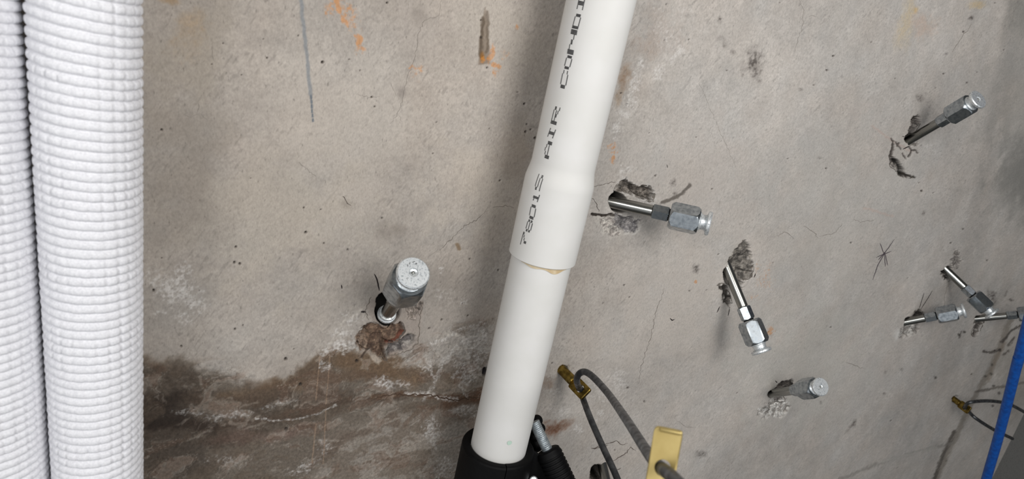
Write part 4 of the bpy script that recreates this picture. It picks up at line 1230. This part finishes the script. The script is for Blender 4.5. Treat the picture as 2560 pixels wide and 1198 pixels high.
# ------------------------------------------------------------------ injection packers
def packer(root_px, tip_px, theta, label, af=0.0165 * 0.86, group='injection packers in the wall', collar=True, roll=0.0, sink=0.011, washer=False, lk=1.0):
    """steel injection packer: rod out of a drill hole, small hex, coupling nut, flat grease nipple"""
    Rp = P(*root_px, 0.0)
    d = nrm(ray(*tip_px))
    # tip distance along its sight line so that the axis makes the angle theta with the line of sight
    w = Rp - CAM
    along = w.dot(d); perp = np.linalg.norm(w - d * along)
    t = along - perp / math.tan(math.radians(theta))
    T = CAM + d * t
    ax = nrm(T - Rp)
    Lt = np.linalg.norm(T - Rp)
    k = af / 0.0165
    kl = k * lk
    e = empty('injection_packer')
    m = frame_z(e, tuple(Rp), ax)
    tag(e, label, 'injection packer', group)
    zf = Lt                               # outer face of the nipple
    fl_ = 0.0024 * k; nk = 0.0050 * k; big = 0.0192 * kl; small = 0.0114 * kl
    z3 = zf - fl_; z2 = z3 - nk; z1 = z2 - big; z0 = z1 - small
    print('packer', label[:34], 'L=%.3f rod=%.3f h=%.3f' % (Lt, z0, -T[1]))
    rod_r = (0.0036 if washer else 0.0040) * k
    o = link('rod', lathe('rod', [(0, -sink), (rod_r, -sink), (rod_r, z0 - 0.0004), (rod_r - 0.0003, z0), (0, z0)], 36), M_rod, e)
    o = link('collar', hexnut('collar', 0.0094 * k, z0, z1 - 0.0008 * k, 0.0007 * k, 0.0010 * k, rot=roll + 0.2), M_zinc, e)
    o = link('neck', lathe('neck', [(0, z1 - 0.001 * k), (0.0040 * k, z1 - 0.001 * k), (0.0040 * k, z1 + 0.001 * k), (0, z1 + 0.001 * k)], 32), M_dark, e)
    o['label'] = 'dark rubber seal between collar and nut'
    o = link('coupling_nut', hexnut('coupling_nut', 0.0165 * k, z1, z2, 0.0022 * k, 0.0022 * k, rot=roll), M_zinc, e)
    fr = (0.0074 if washer else 0.0080) * k
    pr = [(0, z2 - 0.001), (0.0062 * k, z2 - 0.001), (0.0062 * k, z2 + 0.0004 * k), (0.0052 * k, z2 + 0.0012 * k), (0.0050 * k, z3 - 0.0012 * k), (0.0062 * k, z3 - 0.0002 * k), (fr - 0.0002 * k, z3), (fr, z3 + 0.0004 * k), (fr, zf - 0.0007 * k), (fr - 0.0006 * k, zf), (0.0021 * k, zf), (0.0019 * k, zf - 0.0006 * k), (0.0010 * k, zf - 0.0011 * k), (0, zf - 0.0011 * k)]
    npl = link('grease_nipple', lathe('grease_nipple', pr, 56, 30), M_face, e)
    bm = bmesh.new()
    bmesh.ops.create_uvsphere(bm, u_segments=16, v_segments=10, radius=0.0009 * k)
    for v in bm.verts: v.co.z += zf - 0.0009 * k
    vb = link('valve_ball', finish('valve_ball', bm, 60), M_rod, npl)
    if washer:
        link('washer', lathe('washer', [(rod_r + 0.0001, 0.0026), (0.0041, 0.0026), (0.0043, 0.0030), (0.0043, 0.0036), (0.0041, 0.0040), (rod_r + 0.0001, 0.0040)], 48), M_face, e)
        link('washer', lathe('washer', [(rod_r + 0.0001, -0.0002), (0.0046, -0.0002), (0.0048, 0.0002), (0.0048, 0.0012), (0.0046, 0.0016), (rod_r + 0.0001, 0.0016)], 48), M_face, e)
        link('rubber_sleeve', lathe('rubber_sleeve', [(0, -0.010), (0.0044, -0.010), (0.0044, -0.0004), (0, -0.0004)], 32), M_dark, e)
    return e, zf, fr, k

p1, zf1, fr1, k1 = packer((966, 787), (1034, 681), 25, 'steel packer left of the white pipe, its flat round nipple facing outward', washer=True, roll=0.15, af=0.0165, lk=0.9)
# stamped characters, worn beyond reading
bm = bmesh.new()
rs = random.Random(11)
for (x, y, n_) in ((-0.0015, 0.0040, 3), (0.0002, 0.0047, 3), (0.0014, 0.0044, 3), (-0.0024, 0.0030, 2), (-0.0030, -0.0030, 2)):
    for q in range(n_):
        a_ = rs.uniform(0, math.pi); l_ = 0.0005
        dx, dy = math.cos(a_) * l_, math.sin(a_) * l_
        px_, py_ = x + rs.uniform(-0.0003, 0.0003), y + rs.uniform(-0.0004, 0.0004)
        nx_, ny_ = -math.sin(a_) * 0.00007, math.cos(a_) * 0.00007
        bm.faces.new([bm.verts.new((px_ + sx * dx + sy * nx_, py_ + sx * dy + sy * ny_, zf1 + 0.00003)) for sx, sy in ((-1, -1), (1, -1), (1, 1), (-1, 1))])
st = link('stamped_mark', finish('stamped_mark', bm), M_ink, p1); tag(st, None, None, None, 'stuff')

packer((1540, 508), (1776, 560), 92, 'steel packer just right of the white pipe, pointing sideways from a torn hollow', roll=0.50)
packer((1822, 680), (1905, 882), 93, 'steel packer hanging steeply downward below the sideways packer, bright front flat', roll=0.87)
packer((2277, 348), (2447, 247), 62, 'steel packer highest on the wall, tilted upward beside branching cracks', roll=0.45)
packer((2371, 680), (2482, 786), 97, 'steel packer slanting down to touch the packer cut off by the picture edge', roll=0.72)
packer((2268, 804), (2412, 776), 94, 'steel packer lying nearly level above white chipped concrete, near three others', roll=0.50)
packer((2449, 796), (2612, 780), 95, 'steel packer cut off by the picture edge, above the blue hose', roll=0.62)
packer((1930, 984), (2053, 967), 39, 'short looking steel packer low on the wall above a white crumbled patch', roll=0.5)
packer((1507, 1168), (1545, 1330), 74, 'steel packer at the bottom edge beside the grey wire, mostly below the picture', roll=0.0)

# ------------------------------------------------------------------ brass anchors and their wires
def holed_plate(name, outline, hole_c, hole_r, th, n=120, bev=0.0004):
    """flat plate in local XY with a round hole; outline is star-shaped about the hole"""
    hc = np.array(hole_c)
    outer = []
    for i in range(n):
        a_ = 2 * math.pi * i / n
        d = np.array([math.cos(a_), math.sin(a_)])
        best = None
        m_ = len(outline)
        for j in range(m_):
            p = np.array(outline[j]) - hc; q = np.array(outline[(j + 1) % m_]) - hc
            e_ = q - p
            den = d[0] * e_[1] - d[1] * e_[0]
            if abs(den) < 1e-12: continue
            t = (p[0] * e_[1] - p[1] * e_[0]) / den
            u_ = (p[0] * d[1] - p[1] * d[0]) / den
            if t > 0 and -1e-6 <= u_ <= 1 + 1e-6:
                best = t if best is None else min(best, t)
        outer.append((d, best))
    bm = bmesh.new()
    def ring(f, z): return [bm.verts.new((hc[0] + d[0] * f(t), hc[1] + d[1] * f(t), z)) for d, t in outer]
    R_ = [ring(lambda t: hole_r, -th / 2), ring(lambda t: t - bev, -th / 2), ring(lambda t: t, -th / 2 + bev), ring(lambda t: t, th / 2 - bev), ring(lambda t: t - bev, th / 2), ring(lambda t: hole_r, th / 2)]
    for a_, b_ in zip(R_, R_[1:] + R_[:1]):
        for i in range(n):
            bm.faces.new((a_[i], a_[(i + 1) % n], b_[(i + 1) % n], b_[i]))
    return finish(name, bm, 35)

def rounded(pts, r, seg=6):
    out = []
    m_ = len(pts)
    for i in range(m_):
        p0, p1_, p2 = np.array(pts[i - 1]), np.array(pts[i]), np.array(pts[(i + 1) % m_])
        d0 = nrm(p0 - p1_); d1 = nrm(p2 - p1_)
        a_ = p1_ + d0 * r; b_ = p1_ + d1 * r
        for k in range(seg + 1):
            t = k / seg
            out.append(tuple((1 - t) ** 2 * a_ + 2 * t * (1 - t) * p1_ + t * t * b_))
    return out

def eye_anchor(root_px, tip_px, theta, label, k, face_px):
    Rp = P(*root_px, 0.0)
    d = nrm(ray(*tip_px)); w = Rp - CAM
    along = w.dot(d); perp = np.linalg.norm(w - d * along)
    T = CAM + d * (along - perp / math.tan(math.radians(theta)))
    ax = nrm(T - Rp); Lt = np.linalg.norm(T - Rp)
    e = empty('eye_anchor')
    # local z along the anchor, local y as near the lens as possible
    yv = nrm((CAM - T) - ax * (CAM - T).dot(ax)); yv = nrm(yv * math.cos(face_px) + np.cross(ax, yv) * math.sin(face_px))
    xv = np.cross(yv, ax)
    e.matrix_world = Matrix(((xv[0], yv[0], ax[0], Rp[0]), (xv[1], yv[1], ax[1], Rp[1]), (xv[2], yv[2], ax[2], Rp[2]), (0, 0, 0, 1)))
    tag(e, label, 'anchor', 'brass eye anchors')
    tab = 0.0125 * k
    print('anchor L', Lt, 'h', -T[1])
    link('shank', lathe('shank', [(0, -0.011), (0.0030 * k, -0.011), (0.0032 * k, Lt - tab - 0.001 * k), (0.0026 * k, Lt - tab), (0, Lt - tab)], 32), M_brass, e)
    w_ = 0.0044 * k
    out = rounded([(-w_, -0.0005 * k), (w_, -0.0005 * k), (w_, tab), (-w_, tab)], 0.0016 * k)
    tb = link('eye_tab', holed_plate('eye_tab', out, (0, tab * 0.56), 0.0025 * k, 0.0024 * k), M_brass, e)
    tb.matrix_local = Matrix(((1, 0, 0, 0), (0, 0, 1, 0), (0, 1, 0, Lt - tab), (0, 0, 0, 1)))
    hc = np.array(Rp) + ax * (Lt - tab * 0.44)
    return e, hc, yv, ax

e1_, hc1, n1_, axe1 = eye_anchor((1404, 924), (1466, 988), 60, 'brass eye anchor right of the white pipe with a thick grey wire through it', 1.0, 0.0)
u_, v_ = proj(*hc1)
print('eye hole at px', u_, v_)
def PZ(px, py, h): return P(px, py, h)
hh = -hc1[1]
WR = 0.00185
wpts = [P(1562, 1245, 0.090), P(1535, 1178, 0.074), P(1509, 1122, 0.058), P(1479, 1054, hh + 0.020), P(1460, 1004, hh + 0.004), P(1455, 986, hh - 0.001), hc1 - n1_ * 0.0025, hc1 + n1_ * 0.003, P(1442, 952, hh + 0.0125), P(1447, 936, hh + 0.016), P(1462, 930, hh + 0.020), P(1484, 944, hh + 0.030), P(1520, 984, hh + 0.054), P(1565, 1048, 0.122), P(1608, 1115, 0.156), P(1637, 1156, 0.180), P(1655, 1172, 0.190), P(1674, 1187, 0.199), P(1704, 1218, 0.208), P(1744, 1264, 0.214)]
wire = link('wire', tube('wire', wpts, WR, 24, 12), M_wire)
tag(wire, 'thick dark grey wire looping through the brass eye and down past the brass plate', 'wire', 'grey wires')

# the brass plate hung on the wire near the lens
hcP = P(1655, 1172, 0.190)
plate = empty('brass_plate')
vz = nrm(CAM - hcP)
pl_dir = nrm(P(1668, 1080, 0.190) - P(1650, 1198, 0.190)); pl_dir = nrm(pl_dir - vz * pl_dir.dot(vz))
xv = np.cross(pl_dir, vz)
tilt = math.radians(14)
nz2 = nrm(vz * math.cos(tilt) + xv * math.sin(tilt) * -0.6); pl_dir = nrm(pl_dir - nz2 * pl_dir.dot(nz2)); xv = np.cross(pl_dir, nz2)
plate.matrix_world = Matrix(((xv[0], pl_dir[0], nz2[0], hcP[0]), (xv[1], pl_dir[1], nz2[1], hcP[1]), (xv[2], pl_dir[2], nz2[2], hcP[2]), (0, 0, 0, 1)))
tag(plate, 'flat satin brass plate with a folded top edge, hung on the grey wire', 'plate')
zc = np.linalg.norm(hcP - CAM)
mm = zc / FPX                                # metres per pixel here
print('plate mm/px', mm * 1000)
w_ = 33 * mm
out = rounded([(-w_ - 1 * mm, -70 * mm), (w_ - 2 * mm, -70 * mm), (w_ + 3 * mm, 95 * mm), (-w_ + 1 * mm, 95 * mm)], 13 * mm)
link('plate_body', holed_plate('plate_body', out, (2 * mm, 2 * mm), WR * 1.22, 0.0014, 160), M_plate, plate)
lip = box_mesh('folded_lip', (-w_ + 14 * mm, 82 * mm, 0.0004), (w_ + 3 * mm, 94 * mm, 0.0017), 0.0006)
link('folded_lip', lip, M_plate, plate)

e2_, hc2, n2_, axe2 = eye_anchor((2384, 998), (2424, 1028), 66, 'small brass eye anchor beyond the lowest packer, near the wall corner', 1.0, 0.2)
h2 = -hc2[1]
wpts = [P(2600, 1055, h2 + 0.018), P(2560, 1030, h2 + 0.016), P(2520, 1010, h2 + 0.014), P(2478, 1003, h2 + 0.012), P(2440, 1004, h2 + 0.010), P(2420, 1008, h2 + 0.0065), hc2 + n2_ * 0.0015, hc2 - n2_ * 0.0025, P(2428, 1036, h2 - 0.002), P(2445, 1050, h2 + 0.004), P(2485, 1075, h2 + 0.012), P(2531, 1097, h2 + 0.020)]
w2 = link('wire', tube('wire', wpts, 0.00185, 20, 10), M_wire)
tag(w2, 'thin looking grey wire passing behind the blue hose', 'wire', 'grey wires')

# ------------------------------------------------------------------ blue hose
hb0 = 0.075
bpts = [P(2572, 800, hb0) + (P(2572, 800, hb0) - P(2520, 1000, hb0)) * 5.5, P(2572, 800, hb0), P(2545, 900, hb0), P(2520, 1000, hb0), P(2494, 1100, hb0), P(2465, 1200, hb0), P(2465, 1200, hb0) + (P(2465, 1200, hb0) - P(2494, 1100, hb0)) * 3.5]
z_ = np.linalg.norm(bpts[3] - CAM)
hose = link('blue_hose', tube('blue_hose', bpts, 0.5 * 27 * 0.97 * z_ / FPX * 0.74, 32, 10), M_blue)
tag(hose, 'bright blue plastic hose hanging near the wall corner', 'hose')
